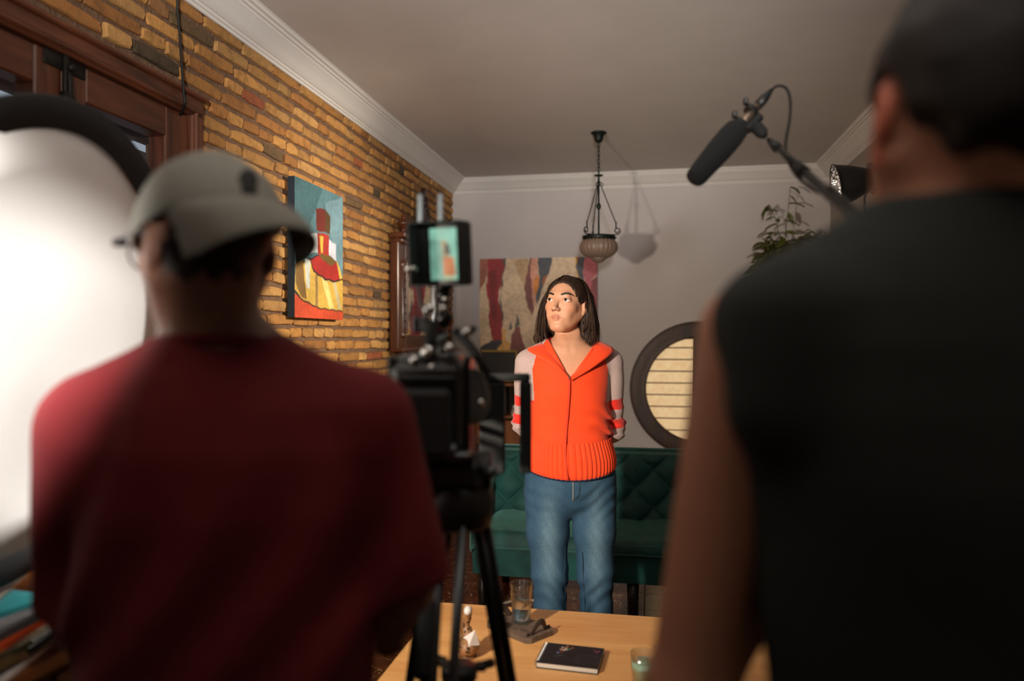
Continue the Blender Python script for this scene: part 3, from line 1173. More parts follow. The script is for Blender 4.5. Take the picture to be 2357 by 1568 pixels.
# --- carved wall mirror
m_mir = wood('mirror_wood', (52, 26, 15), (104, 54, 30), 0.3, axis=2, scale=7, coat=0.4)
m_mirh = wood('mirror_wood_rail', (52, 26, 15), (104, 54, 30), 0.3, axis=0, scale=7, coat=0.4)
my0, my1, mz0, mz1 = 4.74, 5.95, 1.34, 2.10
mir = thing('wall_mirror', 'carved dark wooden mirror with turned finials on the brick wall', 'mirror', (XL + 0.012, (my0 + my1) / 2, (mz0 + mz1) / 2), PI / 2)
MWd, MHt = my1 - my0, mz1 - mz0
for s in (-1, 1):
    MB().box((s * (MWd / 2 - 0.075), -0.035, 0), (0.15, 0.06, MHt), bev=0.006).build('side_stile', m_mir, mir)
    MB().box((s * (MWd / 2 - 0.155), -0.045, -0.02), (0.022, 0.07, MHt - 0.26), bev=0.008).build('inner_bead', m_mir, mir)
    col = MB()
    col.lathe([(0.016, -0.27), (0.020, -0.25), (0.013, -0.235), (0.012, 0.2), (0.018, 0.215), (0.02, 0.24), (0.014, 0.26)], 14, c=(s * (MWd / 2 - 0.09), -0.062, -0.03))
    col.build('half_column', m_mir, mir, True)
    for k in range(9):
        MB().ball((s * (MWd / 2 - 0.125), -0.066, -0.24 + k * 0.055), 0.009, 8, 6).build('carved_bead', m_mir, mir, True)
    fz = MHt / 2 + 0.03
    MB().lathe([(0.022, 0.0), (0.026, 0.01), (0.016, 0.02), (0.018, 0.032), (0.034, 0.045), (0.038, 0.056), (0.046, 0.066), (0.048, 0.076), (0.026, 0.088), (0.014, 0.1), (0.016, 0.116), (0.010, 0.135), (0.0, 0.15)], 18,
               c=(s * (MWd / 2 - 0.09), -0.07, fz)).build('finial', m_mir, mir, True)
    MB().lathe([(0.0, -0.118), (0.012, -0.112), (0.03, -0.095), (0.042, -0.07), (0.036, -0.045), (0.018, -0.03), (0.014, -0.02), (0.026, -0.008), (0.026, 0.0)], 18,
               c=(s * (MWd / 2 - 0.09), -0.07, -MHt / 2)).build('drop_finial', m_mir, mir, True)
MB().box((0, -0.04, MHt / 2 - 0.07), (MWd - 0.28, 0.06, 0.13), bev=0.006).build('top_rail', m_mirh, mir)
MB().box((0, -0.06, MHt / 2 + 0.012), (MWd + 0.04, 0.12, 0.035), bev=0.008).build('cornice', m_mirh, mir)
MB().box((0, -0.05, MHt / 2 - 0.022), (MWd + 0.01, 0.09, 0.03), bev=0.008).build('cornice_moulding', m_mirh, mir)
MB().box((0, -0.04, -MHt / 2 + 0.045), (MWd - 0.28, 0.06, 0.11), bev=0.006).build('bottom_rail', m_mirh, mir)
MB().box((0, -0.055, -MHt / 2 - 0.003), (MWd + 0.02, 0.10, 0.026), bev=0.008).build('base_moulding', m_mirh, mir)
cres = MB()
pts = [(-0.42, 0.0), (-0.40, 0.05), (-0.30, 0.07), (-0.22, 0.055), (-0.2, 0.12), (-0.14, 0.15), (-0.11, 0.24), (-0.06, 0.27), (-0.035, 0.35), (0, 0.42)]
poly = pts + [(-x, z) for x, z in pts[::-1][1:]]
cres.prism([(x, z + MHt / 2 + 0.03) for x, z in poly][::-1], 1, -0.065, -0.03)
for (x, z, r) in ((0, 0.14, 0.06), (-0.1, 0.09, 0.045), (0.1, 0.09, 0.045), (-0.05, 0.22, 0.04), (0.05, 0.22, 0.04), (0, 0.31, 0.035), (-0.25, 0.04, 0.035), (0.25, 0.04, 0.035), (-0.33, 0.045, 0.025), (0.33, 0.045, 0.025), (-0.17, 0.05, 0.04), (0.17, 0.05, 0.04)):
    cres.ball((x, -0.068, z + MHt / 2 + 0.03), (r, 0.02, r * 1.2), 10, 6)
cres.build('carved_crest', wood('crest_wood', (30, 17, 12), (66, 36, 24), 0.4, axis=2, scale=9), mir, False)
m_silver, nt, b = new_mat('mirror_glass')
b.inputs['Base Color'].default_value = (0.82, 0.80, 0.76, 1)
b.inputs['Metallic'].default_value = 1.0
b.inputs['Roughness'].default_value = 0.03
gz0, gz1, gx = 1.43 - (mz0 + mz1) / 2, 1.97 - (mz0 + mz1) / 2, MWd / 2 - 0.15
MB().box((0, -0.022, (gz0 + gz1) / 2), (2 * gx, 0.006, gz1 - gz0)).build('mirror_glass', m_silver, mir)
for s in (-1, 1):
    MB().box((s * (gx - 0.018), -0.03, (gz0 + gz1) / 2), (0.018, 0.02, gz1 - gz0), bev=0.005).build('slip_moulding', mat('slip_black', (24, 20, 18), 0.35), mir)

# --- bookcase in the far corner
m_shelf = wood('shelf_wood', (120, 66, 26), (176, 104, 46), 0.5, axis=2, scale=5)
bk = thing('bookcase', 'low orange-brown wooden bookcase against the far wall behind the sofa', 'bookcase', (-1.2, 6.2, 0))
bw, bd, bh = 0.56, 0.32, 1.04
for s in (-1, 1):
    MB().box((s * (bw / 2 - 0.012), 0, bh / 2), (0.024, bd, bh), bev=0.002).build('side_panel', m_shelf, bk)
for z in (0.06, 0.46, 0.76, bh - 0.012):
    MB().box((0, 0, z), (bw - 0.05, bd - 0.01, 0.022), bev=0.002).build('shelf', m_shelf, bk)
MB().box((0, bd / 2 - 0.008, bh / 2), (bw - 0.05, 0.012, bh - 0.05)).build('back_panel', mat('shelf_back', (64, 48, 34), 0.8), bk)
MB().box((0, -bd / 2 + 0.014, 0.63), (bw - 0.056, 0.02, 0.2), bev=0.003).build('drawer_front', m_shelf, bk)
fr = thing('picture_frame', 'black picture in thin gilt frame leaning on top of the bookcase', 'picture frame', (-1.31, 6.24, bh + 0.002))
fm = MB()
ft = rotx(-0.22)
for (c, s) in (((0, 0, 0.012), (0.34, 0.02, 0.018)), ((0, 0, 0.268), (0.34, 0.02, 0.018)), ((-0.161, 0, 0.14), (0.018, 0.02, 0.27)), ((0.161, 0, 0.14), (0.018, 0.02, 0.27))):
    fm.box(np.array(c) @ ft.T, s, rot=ft, bev=0.003)
fm.build('frame', mat('gilt', (168, 136, 72), 0.4, 0.4, var=0.2), fr)
MB().box(np.array((0, 0.004, 0.14)) @ ft.T, (0.32, 0.008, 0.25), rot=ft).build('picture', mat('dark_picture', (30, 36, 36), 0.25), fr)
bd2 = MB().box(np.array((0, 0, 0.11)) @ ft.T, (0.19, 0.012, 0.22), rot=ft, bev=0.002).build('backing_board', mat('board_brown', (122, 108, 94), 0.8), None)
bd2.location = (-1.06, 6.29, bh + 0.004)
tag(bd2, 'plain grey-brown board leaning beside the gilt frame', 'board')
bx = thing('wooden_box', 'small flat wooden box on top of the bookcase', 'box', (-1.06, 6.16, bh + 0.001))
MB().box((0, 0, 0.018), (0.16, 0.10, 0.034), bev=0.003).build('body', m_shelf, bx)
MB().box((0, 0, 0.040), (0.165, 0.105, 0.010), bev=0.003).build('lid', m_shelf, bx)
jar = thing('storage_jar', 'white jar with black lid on the bookcase shelf', 'jar', (-1.06, 6.13, 0.862))
MB().lathe([(0.045, 0), (0.05, 0.01), (0.05, 0.06), (0.035, 0.075)], 20).build('body', mat('jar_white', (206, 196, 176), 0.3), jar, True)
MB().lathe([(0.036, 0.075), (0.04, 0.08), (0.04, 0.125), (0.034, 0.13)], 20).build('lid', m_black, jar, True)
bcol = [((196, 190, 178), 0.034), ((150, 60, 44), 0.022), ((60, 66, 72), 0.032), ((208, 206, 200), 0.046)]
for k, (z0, lab) in enumerate(((0.7715, 'pale grey book lying at the bottom of the bookcase pile'), (0.806, 'red-brown book in the bookcase pile'), (0.8285, 'dark grey book in the bookcase pile'))):
    bo = thing('book', lab, 'book', (-1.06, 6.13, z0), 0.1 * k - 0.1, 'books piled on the bookcase shelf')
    t = bcol[k][1]
    MB().box((0, 0, t / 2), (0.17, 0.14, t - 0.006)).build('pages', mat('page_block', (214, 206, 190), 0.8), bo)
    for zz in (0.0015, t - 0.0015):
        MB().box((0, 0, zz), (0.176, 0.146, 0.003)).build('cover', mat('cover_%d' % k, bcol[k][0], 0.5), bo)
rr2 = np.random.default_rng(5)
names = ['white', 'dark green', 'brown', 'cream', 'navy', 'orange', 'grey', 'black']
cols = [(210, 206, 198), (40, 62, 50), (98, 62, 40), (200, 182, 146), (36, 44, 70), (190, 92, 40), (120, 118, 114), (30, 30, 30)]
x = -1.44
for k in range(7):
    t = rr2.uniform(0.022, 0.04)
    hh = rr2.uniform(0.19, 0.235)
    bo = thing('book', '%s book upright in the bookcase row' % names[k], 'book', (x + t / 2, 6.18, 0.772), 0, 'books upright in the bookcase')
    MB().box((0, 0, hh / 2), (t - 0.006, 0.15, hh - 0.006)).build('pages', mat('page_block', (214, 206, 190), 0.8), bo)
    MB().box((0, -0.077, hh / 2), (t, 0.003, hh)).build('spine', mat('spine_%d' % k, cols[k], 0.5), bo)
    x += t + 0.002

# --- green velvet sofa
m_velvet, nt, b = new_mat('green_velvet')
n1 = noise_tex(nt, coords(nt), 5, 6, 0.65, 0.7)
nt.links.new(ramp(nt, n1, [(0.3, (8, 48, 47)), (0.7, (22, 88, 84))]), b.inputs['Base Color'])
b.inputs['Roughness'].default_value = 0.75
b.inputs['Sheen Weight'].default_value = 0.7
b.inputs['Sheen Roughness'].default_value = 0.35
b.inputs['Sheen Tint'].default_value = (0.30, 0.75, 0.68, 1)
add_bump(nt, b, noise_tex(nt, coords(nt), 14, 4, 0.6), 0.25, 0.01)
sofa = thing('sofa', 'dark green velvet sofa with diamond tufted back behind the standing woman', 'sofa', (-0.06, 3.98, 0.0))
SW = 1.66


def pillow_grid(nu, nv, f):
    U, Vv = np.meshgrid(np.linspace(0, 1, nu), np.linspace(0, 1, nv), indexing='ij')
    return f(U, Vv)


def seat_f(U, Vv):
    """seat cushion wrapped over the front; U along width, V from rear top over the front edge to the bottom"""
    x = (U - 0.5) * SW
    s = Vv * 0.86
    y = np.where(s < 0.42, 0.1 - s, np.where(s < 0.58, -0.32 - 0.06 * np.sin((s - 0.42) / 0.16 * PI / 2), -0.38 + 0.02 * (s - 0.58) / 0.28))
    zt = 0.455 - 0.015 * np.clip(s / 0.42, 0, 1) ** 2
    z = np.where(s < 0.42, zt, np.where(s < 0.58, 0.44 - 0.06 * (1 - np.cos((s - 0.42) / 0.16 * PI / 2)), 0.38 - (s - 0.58) / 0.28 * 0.15))
    edge = np.clip(np.minimum(U, 1 - U) / 0.05, 0, 1)
    z = z - 0.05 * (1 - np.sqrt(edge)) * (s < 0.58) + 0.012 * np.sin(U * 2 * PI * 1.5 + 0.6) * (s < 0.5)
    y = y + 0.02 * (1 - edge) * (s > 0.45)
    mid = 0.012 * np.exp(-((U - 0.5) / 0.008) ** 2)
    return np.stack([x, y + mid * (s > 0.5), z - mid * (s < 0.5)], -1)


MB().grid(pillow_grid(90, 60, seat_f)).build('seat_cushion', m_velvet, sofa, True)
sp_ = MB()
gp = pillow_grid(90, 60, seat_f)
sp_.tube(gp[:, int(0.60 / 0.86 * 59)] + np.array([0, -0.003, 0.002]), 0.006, 6)
sp_.build('piping', m_velvet, sofa, True)
MB().box((0, -0.01, 0.305), (SW - 0.02, 0.66, 0.14), bev=0.02).build('seat_base', m_velvet, sofa)


def back_f(U, Vv):
    x = (U - 0.5) * SW
    z = 0.40 + Vv * 0.40
    y = 0.06 + 0.11 * Vv
    a = U * SW / 0.20
    c = Vv * 0.40 / 0.20
    g = np.abs(np.sin(PI * (a + c) / 1.0)) * np.abs(np.sin(PI * (a - c) / 1.0))
    top = smooth01(Vv, 0.93, 1.0)
    d = 0.045 * np.sqrt(np.clip(g, 0, 1)) * (1 - smooth01(Vv, 0.85, 0.97))
    return np.stack([x, y - d + 0.07 * top ** 2, z - 0.012 * top], -1)


MB().grid(pillow_grid(260, 90, back_f)).build('tufted_back', m_velvet, sofa, True)
MB().box((0, 0.26, 0.53), (SW, 0.10, 0.535), bev=0.03).build('back_frame', m_velvet, sofa)
for k in range(8):
    for j in range(2):
        u = (k + 0.5 * (j % 2) + 0.5) * 0.2
        if u < SW - 0.05:
            p = back_f(np.array([u / SW]), np.array([(j + 0.5) * 0.2 / 0.40]))[0]
            MB().ball(p + np.array([0, -0.002, 0]), (0.011, 0.006, 0.011), 8, 6).build('button', m_velvet, sofa, True)
for s in (-1, 1):
    am = MB()
    path = np.array([(s * (SW / 2 + 0.035), -0.12, 0.50), (s * (SW / 2 + 0.035), -0.02, 0.575), (s * (SW / 2 + 0.035), 0.08, 0.61), (s * (SW / 2 + 0.035), 0.26, 0.63)])
    am.tube(catmull(path, 6), 0.058, 14)
    am.box((s * (SW / 2 + 0.035), 0.07, 0.43), (0.075, 0.42, 0.36), bev=0.03)
    am.build('armrest', m_velvet, sofa, True)
m_leg = mat('sofa_leg_black', (20, 17, 15), 0.4)
for (lx, ly) in ((-SW / 2 + 0.05, -0.32), (SW / 2 - 0.05, -0.32), (-0.03, -0.32), (-SW / 2 + 0.05, 0.26), (SW / 2 - 0.05, 0.26)):
    MB().lathe([(0.024, 0.0), (0.03, 0.24)], 12, c=(lx, ly, 0)).build('leg', m_leg, sofa, True)

# --- coffee table and what lies on it
m_oak = wood('table_oak', (212, 150, 88), (236, 184, 116), 0.38, axis=0, scale=3.0, bump=0.05)
TZ = 0.45
tab = thing('coffee_table', 'light oak coffee table in front of the woman', 'table', (-0.06, 2.21, 0))
MB().box((0, 0, TZ - 0.018), (1.41, 0.82, 0.036), bev=0.004).build('table_top', m_oak, tab)
for sx in (-1, 1):
    for sy in (-1, 1):
        MB().box((sx * 0.60, sy * 0.32, (TZ - 0.036) / 2), (0.06, 0.06, TZ - 0.036), bev=0.004).build('leg', m_oak, tab)
for sy in (-1, 1):
    MB().box((0, sy * 0.32, TZ - 0.07), (1.14, 0.022, 0.065), bev=0.002).build('apron', m_oak, tab)

ta = math.atan2(-0.11, 0.154)
tray = thing('serving_board', 'weathered wooden serving board with leather handles on the oak table', 'serving board', (-0.43, 2.415, TZ), ta)
m_old = wood('weathered_wood', (70, 56, 46), (118, 98, 82), 0.75, axis=0, scale=8, bump=0.4)
tp = [(-0.105, -0.05), (-0.09, -0.065), (0.09, -0.065), (0.105, -0.05), (0.105, 0.05), (0.09, 0.065), (-0.09, 0.065), (-0.105, 0.05)]
MB().prism(tp, 2, 0.0, 0.017).build('board', m_old, tray)
m_leather = mat('leather_strap', (62, 50, 42), 0.6, bump=0.2)
for s in (-1, 1):
    st = np.array([(s * 0.085, -0.055, 0.018), (s * 0.085, -0.035, 0.020), (s * 0.092, -0.018, 0.045), (s * 0.094, 0.0, 0.054), (s * 0.092, 0.018, 0.045), (s * 0.085, 0.035, 0.020), (s * 0.085, 0.055, 0.018)])
    MB().tube(catmull(st, 6), 0.010, 8, flat=0.25, up=(1, 0, 0)).build('strap_handle', m_leather, tray, True)
    for yy in (-0.048, 0.048):
        MB().ball((s * 0.085, yy, 0.023), (0.004, 0.004, 0.002), 8, 5).build('rivet', m_iron, tray, True)
dk = mat('burnt_line', (40, 32, 28), 0.8)
for k, (cx, cy) in enumerate(((-0.05, -0.02), (0.0, -0.035), (0.045, -0.02))):
    a = np.linspace(0, 2 * PI, 17)
    lp = np.stack([cx + 0.02 * np.cos(a), cy + 0.007 * np.sin(a), np.full(17, 0.0172)], 1)
    b2 = MB().tube(lp, 0.0007, 4, cap=False)
    b2.tube([(cx - 0.02, cy, 0.0172), (cx + 0.026, cy, 0.0172)], 0.0006, 4)
    b2.build('leaf_drawing', dk, tray)

gl = thing('water_glass', 'ribbed glass half full of water on the serving board', 'glass', (-0.428, 2.437, TZ + 0.0185))
m_glass = thin_glass('drinking_glass')
ro_ = [(0.0, 0.0), (0.026, 0.0), (0.029, 0.004), (0.039, 0.128), (0.0385, 0.131), (0.0365, 0.130), (0.028, 0.014), (0.0, 0.012)]
MB().lathe(ro_, 88, ribs=22, ribamp=0.05).build('tumbler', m_glass, gl, True)
m_water = glass('water', (248, 252, 252), 0.0, 1.33)
MB().lathe([(0.0, 0.0115), (0.0275, 0.0125), (0.0330, 0.074), (0.0, 0.074)], 44).build('water', m_water, gl, True)

nb = thing('spiral_notebook', 'black spiral notebook with flower print cover on the oak table', 'notebook', (-0.238, 2.213, TZ), math.atan2(-0.012, 0.181))
MB().box((0, 0, 0.0095), (0.178, 0.140, 0.013)).build('pages', mat('page_edges', (206, 198, 188), 0.8, var=0.1, stretch=(1, 1, 60), vscale=30), nb)
MB().box((0, 0, 0.0012), (0.182, 0.144, 0.002)).build('back_cover', m_black, nb)
r3 = np.random.default_rng(9)
fl = []
for k in range(26):
    c = [(206, 120, 40), (226, 190, 90), (120, 140, 190), (200, 200, 210), (190, 60, 60), (80, 110, 90)][r3.integers(6)]
    u, v = 0.36 + r3.normal() * 0.06, 0.24 + r3.normal() * 0.09
    s = r3.uniform(0.012, 0.026)
    fl.append((c, [(u - s, v), (u, v - s * 1.3), (u + s, v), (u, v + s * 1.3)]))
for k in range(5):
    u, v = 0.86 + r3.normal() * 0.03, 0.2 + r3.normal() * 0.04
    fl.append(((150, 70, 100), [(u - 0.02, v), (u, v - 0.026), (u + 0.02, v), (u, v + 0.026)]))
fl += [((44, 56, 48), [(0.2, 0.62), (0.36, 0.5), (0.38, 0.58), (0.26, 0.68)]), ((40, 44, 44), [(0.62, 0.42), (0.98, 0.42), (0.98, 0.86), (0.6, 0.86)]), ((24, 26, 26), [(0.64, 0.45), (0.96, 0.45), (0.96, 0.83), (0.62, 0.83)])]
MB().box((0, 0, 0.0172), (0.182, 0.144, 0.002)).build('front_cover', m_black, nb)
o = painted_sheet('cover_print', 0.178, 0.140, 120, 100, fl, (18, 20, 21), nb, m_print, wob=0.004)
o.rotation_euler = (-PI / 2, 0, 0)
o.location = (0, 0, 0.0185)
for k in range(15):
    a = np.linspace(0, 2 * PI, 13)
    cpt = np.stack([-0.088 + 0.010 * np.cos(a), np.full(13, -0.062 + k * 0.0089), 0.0095 + 0.0115 * np.sin(a)], 1)
    MB().tube(cpt, 0.0011, 5, cap=False).build('spiral_ring', m_steel, nb, True)

cp = at_z(1481, 1505, TZ + 0.085)
can = thing('candle_glass', 'glass tumbler with pale green candle at the near table edge', 'candle', (cp[0], cp[1], TZ))
MB().lathe([(0.0, 0.0), (0.028, 0.0), (0.031, 0.004), (0.0365, 0.088), (0.0345, 0.0885), (0.029, 0.010), (0.0, 0.008)], 40).build('tumbler', m_glass, can, True)
MB().lathe([(0.0, 0.009), (0.0285, 0.010), (0.0330, 0.064), (0.0, 0.062)], 36).build('wax', mat('green_wax', (164, 196, 166), 0.5, var=0.05, sss=0.2), can, True)
MB().tube([(0, 0, 0.06), (0.001, 0, 0.070)], 0.0012, 5).build('wick', m_black, can)
ap = at_z(1512, 1512, TZ)
ash = thing('crystal_dish', 'small cut crystal dish on the table beside the candle', 'dish', (ap[0] + 0.02, ap[1] + 0.02, TZ))
MB().lathe([(0.0, 0.0), (0.026, 0.0), (0.034, 0.02), (0.032, 0.022), (0.024, 0.008), (0.0, 0.007)], 16, ribs=8, ribamp=0.15).build('dish', m_glass, ash)
MB().ball((0.01, -0.005, 0.016), (0.012, 0.01, 0.008), 8, 6).build('stub', mat('grey_stone', (150, 130, 124), 0.7), ash)

fp = at_z(1078, 1512, TZ)
bird = thing('bird_figurine', 'speckled brown and white bird figurine on the oak table behind the tripod', 'figurine', (fp[0], fp[1], TZ))
m_spk, nt, b = new_mat('speckled_feather')
n1 = node(nt, 'ShaderNodeTexVoronoi')
n1.inputs['Scale'].default_value = 90
nt.links.new(coords(nt), n1.inputs['Vector'])
nt.links.new(ramp(nt, n1.outputs['Distance'], [(0.25, (46, 28, 18)), (0.55, (150, 108, 70))]), b.inputs['Base Color'])
MB().ball((0, 0, 0.035), (0.034, 0.045, 0.03), 18, 12).build('body', m_spk, bird, True)
MB().lathe([(0.022, 0.0), (0.026, 0.004), (0.012, 0.012), (0.008, 0.02)], 14).build('base', m_spk, bird, True)
MB().tube(catmull([(0, 0.01, 0.05), (-0.012, 0.02, 0.085), (-0.004, 0.014, 0.115), (0.0, 0.0, 0.135)], 6), [0.016] * 6 + [0.011] * 6 + [0.010] * 6 + [0.012], 10).build('neck', m_spk, bird, True)
MB().ball((0, -0.004, 0.142), (0.013, 0.018, 0.014), 12, 8).build('head', mat('figurine_white', (214, 208, 204), 0.4), bird, True)
MB().lathe([(0.028, 0.0), (0.0, 0.042)], 4, c=(0.012, -0.012, 0.052), axis=(0.35, -0.2, 1)).build('wing', mat('figurine_white', (214, 208, 204), 0.4), bird)

# --- cables on the floor
cw = MB().tube(catmull([at_z(700, 1425, 0.008), at_z(880, 1415, 0.008), at_z(960, 1410, 0.008), at_z(1120, 1400, 0.008), at_z(1185, 1384, 0.008), at_z(1300, 1382, 0.008)], 8), 0.008, 7).build('floor_cable', mat('white_cable', (196, 186, 170), 0.5), None, True)
tag(cw, 'white cable lying across the tiled floor before the sofa', 'cable')

# --- potted plant on a wall bracket
pp = np.array([1.02, 6.12, 1.80])
br = thing('bracket_shelf', 'dark bracket shelf carrying the trailing plant', 'shelf', (pp[0], YB, pp[2]))
MB().box((0, -0.26, -0.012), (0.34, 0.5, 0.022), bev=0.003).build('shelf_board', m_rw, br)
for s in (-1, 1):
    MB().prism([(-0.42, -0.02), (0, -0.02), (0, -0.28), (-0.03, -0.28)], 0, s * 0.12 - 0.012, s * 0.12 + 0.012).build('bracket', m_rw, br)
plant = thing('potted_plant', 'leafy green trailing plant in a pot high on the far wall', 'plant', pp)
MB().lathe([(0.07, 0.0), (0.085, 0.02), (0.105, 0.13), (0.11, 0.16), (0.10, 0.16), (0.09, 0.13), (0.0, 0.13)], 24).build('pot', mat('pot_clay', (74, 58, 48), 0.7), plant, True)
m_leaf = mat('plant_leaf', (86, 88, 30), 0.45, var=0.5, vscale=14)
st = MB()
leaf_me = []
for k in range(3):
    q = MB()
    t = np.linspace(0, 1, 5)
    wv = np.array([0.0, 0.36, 0.42, 0.26, 0.0])
    G = np.stack([np.stack([wv * s * 0.5, t, -0.25 * t * t * (1 + 0.4 * k) + 0.1 * abs(s)], 1) for s in (-1, 0, 1)], 0)
    q.grid(G)
    me = mesh_np('leaf', np.concatenate(q.v), q.f, True)
    me.materials.append(m_leaf)
    leaf_me.append(me)
r4 = np.random.default_rng(14)


def put_leaf(p, d, s):
    o = link('leaf', leaf_me[int(r4.integers(3))], None, plant)
    o.location = p
    o.rotation_euler = (r4.normal() * 0.4, r4.normal() * 0.4, math.atan2(d[1], d[0]) - PI / 2 + r4.normal() * 0.7)
    o.scale = (s, s, s)


for k in range(54):
    a = r4.uniform(0, 2 * PI)
    reach = r4.uniform(0.10, 0.26)
    up = r4.uniform(0.16, 0.42) * (1.0 if k > 2 else 1.5)
    drop = r4.uniform(-0.15, 0.15) if k > 2 else 0.15
    if k == 0:
        a, reach, up, drop = -0.3, 0.05, 0.62, 0.28
    d = np.array([math.cos(a), math.sin(a) * 0.7, 0])
    P = bez((0, 0, 0.13), d * reach * 0.2 + [0, 0, up * 0.8], d * reach * 0.8 + [0, 0, up], d * reach + [0, 0, up + drop - 0.1], 9)
    st.tube(P, np.linspace(0.0045, 0.002, 9), 5)
    for j in range(2, 9):
        put_leaf(P[j], d, r4.uniform(0.07, 0.12))
        if j > 4 and k > 0:
            put_leaf(P[j] + r4.normal(size=3) * 0.015, -d + r4.normal(size=3), r4.uniform(0.05, 0.09))
st.build('stem', m_leaf, plant, True)

# --- film lamp heads
m_refl, nt, b = new_mat('reflector_silver')
b.inputs['Base Color'].default_value = (0.85, 0.86, 0.88, 1)
b.inputs['Metallic'].default_value = 1.0
b.inputs['Roughness'].default_value = 0.28
n1 = node(nt, 'ShaderNodeTexVoronoi')
n1.inputs['Scale'].default_value = 60
nt.links.new(coords(nt), n1.inputs['Vector'])
add_bump(nt, b, n1.outputs['Distance'], 0.6, 0.01)
m_body = mat('lamp_body_grey', (58, 60, 62), 0.5, var=0.1)


def studio_light(front, target, label, floor_xy=None):
    front = np.asarray(front, float)
    d = np.asarray(target, float) - front
    d /= np.linalg.norm(d)
    base = front - d * 0.22
    fx = base[:2]
    t = thing('studio_light', label, 'studio light', (fx[0], fx[1], 0.0), 0, 'film lamps on stands')
    q = np.array(Vector((0, 0, 1)).rotation_difference(Vector(d)).to_matrix())

    def L(mb, name, m, smooth=True, parent=t):
        for i in range(len(mb.v)):
            mb.v[i] = mb.v[i] @ q.T + front - np.array([fx[0], fx[1], 0])
        return mb.build(name, m, parent, smooth)
    rf = L(MB().lathe([(0.036, -0.145), (0.05, -0.14), (0.062, -0.115), (0.08, -0.07), (0.094, -0.02), (0.100, 0.0), (0.1025, 0.0), (0.1025, 0.004), (0.100, 0.004)], 44, cap=False), 'reflector', m_black)
    L(MB().lathe([(0.098, 0.002), (0.091, -0.02), (0.076, -0.07), (0.057, -0.115), (0.046, -0.135)], 44, cap=False), 'reflector_lining', m_refl, True, rf)
    L(MB().lathe([(0.0, -0.120), (0.02, -0.120), (0.02, -0.141), (0.0, -0.141)], 24), 'lamp_chip', emitter('lamp_chip_glow', (255, 226, 180), 14.0), True, rf)
    L(MB().lathe([(0.06, -0.165), (0.072, -0.162), (0.072, -0.146), (0.06, -0.143), (0.03, -0.142)], 36), 'mount_ring', m_body)
    L(MB().box((0, 0, -0.255), (0.125, 0.12, 0.18), bev=0.015), 'housing', m_black, False)
    L(MB().box((0, -0.062, -0.25), (0.09, 0.006, 0.13), bev=0.002), 'cooling_grille', m_body, False)
    bx_ = base - np.array([fx[0], fx[1], 0])
    MB().box((0, 0, bx_[2] - 0.10), (0.05, 0.05, 0.10), bev=0.006).build('yoke', m_black, t)
    MB().tube([(0, 0, 0.30), (0, 0, bx_[2] - 0.08)], [0.016, 0.011], 12).build('stand_pole', m_blackm, t, True)
    for k in range(3):
        a = k * 2 * PI / 3 + 0.4
        MB().tube([(0.015 * math.cos(a), 0.015 * math.sin(a), 0.62), (0.30 * math.cos(a), 0.30 * math.sin(a), 0.012)], 0.009, 8).build('stand_leg', m_blackm, t, True)
    MB().lathe([(0.022, 0.58), (0.024, 0.60), (0.024, 0.65), (0.018, 0.66)], 14).build('stand_collar', m_black, t, True)
    cbl = catmull([bx_ + np.array([-0.03, -0.05, -0.07]), bx_ + np.array([-0.10, -0.07, -0.08]), bx_ + np.array([-0.11, -0.05, -0.16]), bx_ + np.array([-0.05, -0.02, -0.5]), np.array([0.02, -0.02, 0.7])], 8)
    MB().tube(cbl, 0.0045, 7).build('power_cable', m_black, t, True)
    MB().ball(bx_ + np.array([-0.015, -0.067, -0.062]), 0.0035, 8, 6).build('status_light', emitter('green_led', (40, 230, 150), 2.5), t)
    return t


studio_light((0.837, 3.629, 2.12), (-1.75, 3.75, 1.67), 'black studio lamp with silver reflector behind the man in black')
studio_light((-1.125, 0.53, 1.512), (-0.45, 3.6, 1.15), 'added black studio lamp outside the view beside the white reflector disc')  # fixture added outside the view to house the key light
studio_light((-0.242, -0.97, 2.06), (-1.17, 1.33, 1.33), 'added black studio lamp on stand, unseen behind the camera position')  # unseen fixture added around the light for the disc
studio_light((0.252, -1.075, 1.74), (-0.3, 1.25, 2.82), 'added black studio lamp, unseen behind the camera, tilted up towards the ceiling')  # unseen fixture added around the ceiling fill light

# --- white reflector disc
DC, DR, DPH, DTL = np.array([-1.22, 1.30, 1.400]), 0.50, -0.148, -0.19
dn = np.array([math.cos(DPH), -math.sin(DPH), 0])
e1 = np.array([math.sin(DPH), math.cos(DPH), 0])
e2 = UPV * math.cos(DTL) - dn * math.sin(DTL)
nn = np.cross(e1, e2)
if nn[0] < 0:
    nn = -nn
disc = thing('reflector_disc', 'large round white reflector disc with black rim by the window', 'reflector', DC)
a = np.linspace(0, 2 * PI, 97)[:-1]
m_fab = mat('reflector_fabric', (236, 234, 230), 0.75, var=0.01)
fb = MB()
rings = [np.zeros((1, 3))]
V, F = [np.zeros(3)], []
for k, r in enumerate((0.12, 0.25, 0.36, 0.445)):
    for t in a:
        V.append(r * (math.cos(t) * e1 + math.sin(t) * e2) + nn * 0.006 * math.sin(2 * t + k) * (r / 0.45))
n_ = 96
F += [(0, 1 + j, 1 + (j + 1) % n_) for j in range(n_)]
for k in range(3):
    F += [(1 + k * n_ + j, 1 + (k + 1) * n_ + j, 1 + (k + 1) * n_ + (j + 1) % n_, 1 + k * n_ + (j + 1) % n_) for j in range(n_)]
fb.add(V, F)
fo = fb.build('fabric', m_fab, disc, True)
sm = fo.modifiers.new('thickness', 'SOLIDIFY')
sm.thickness = 0.004
sm.offset = 0
hoop = DR * (np.cos(a)[:, None] * e1 + np.sin(a)[:, None] * e2)
V, F = [], []
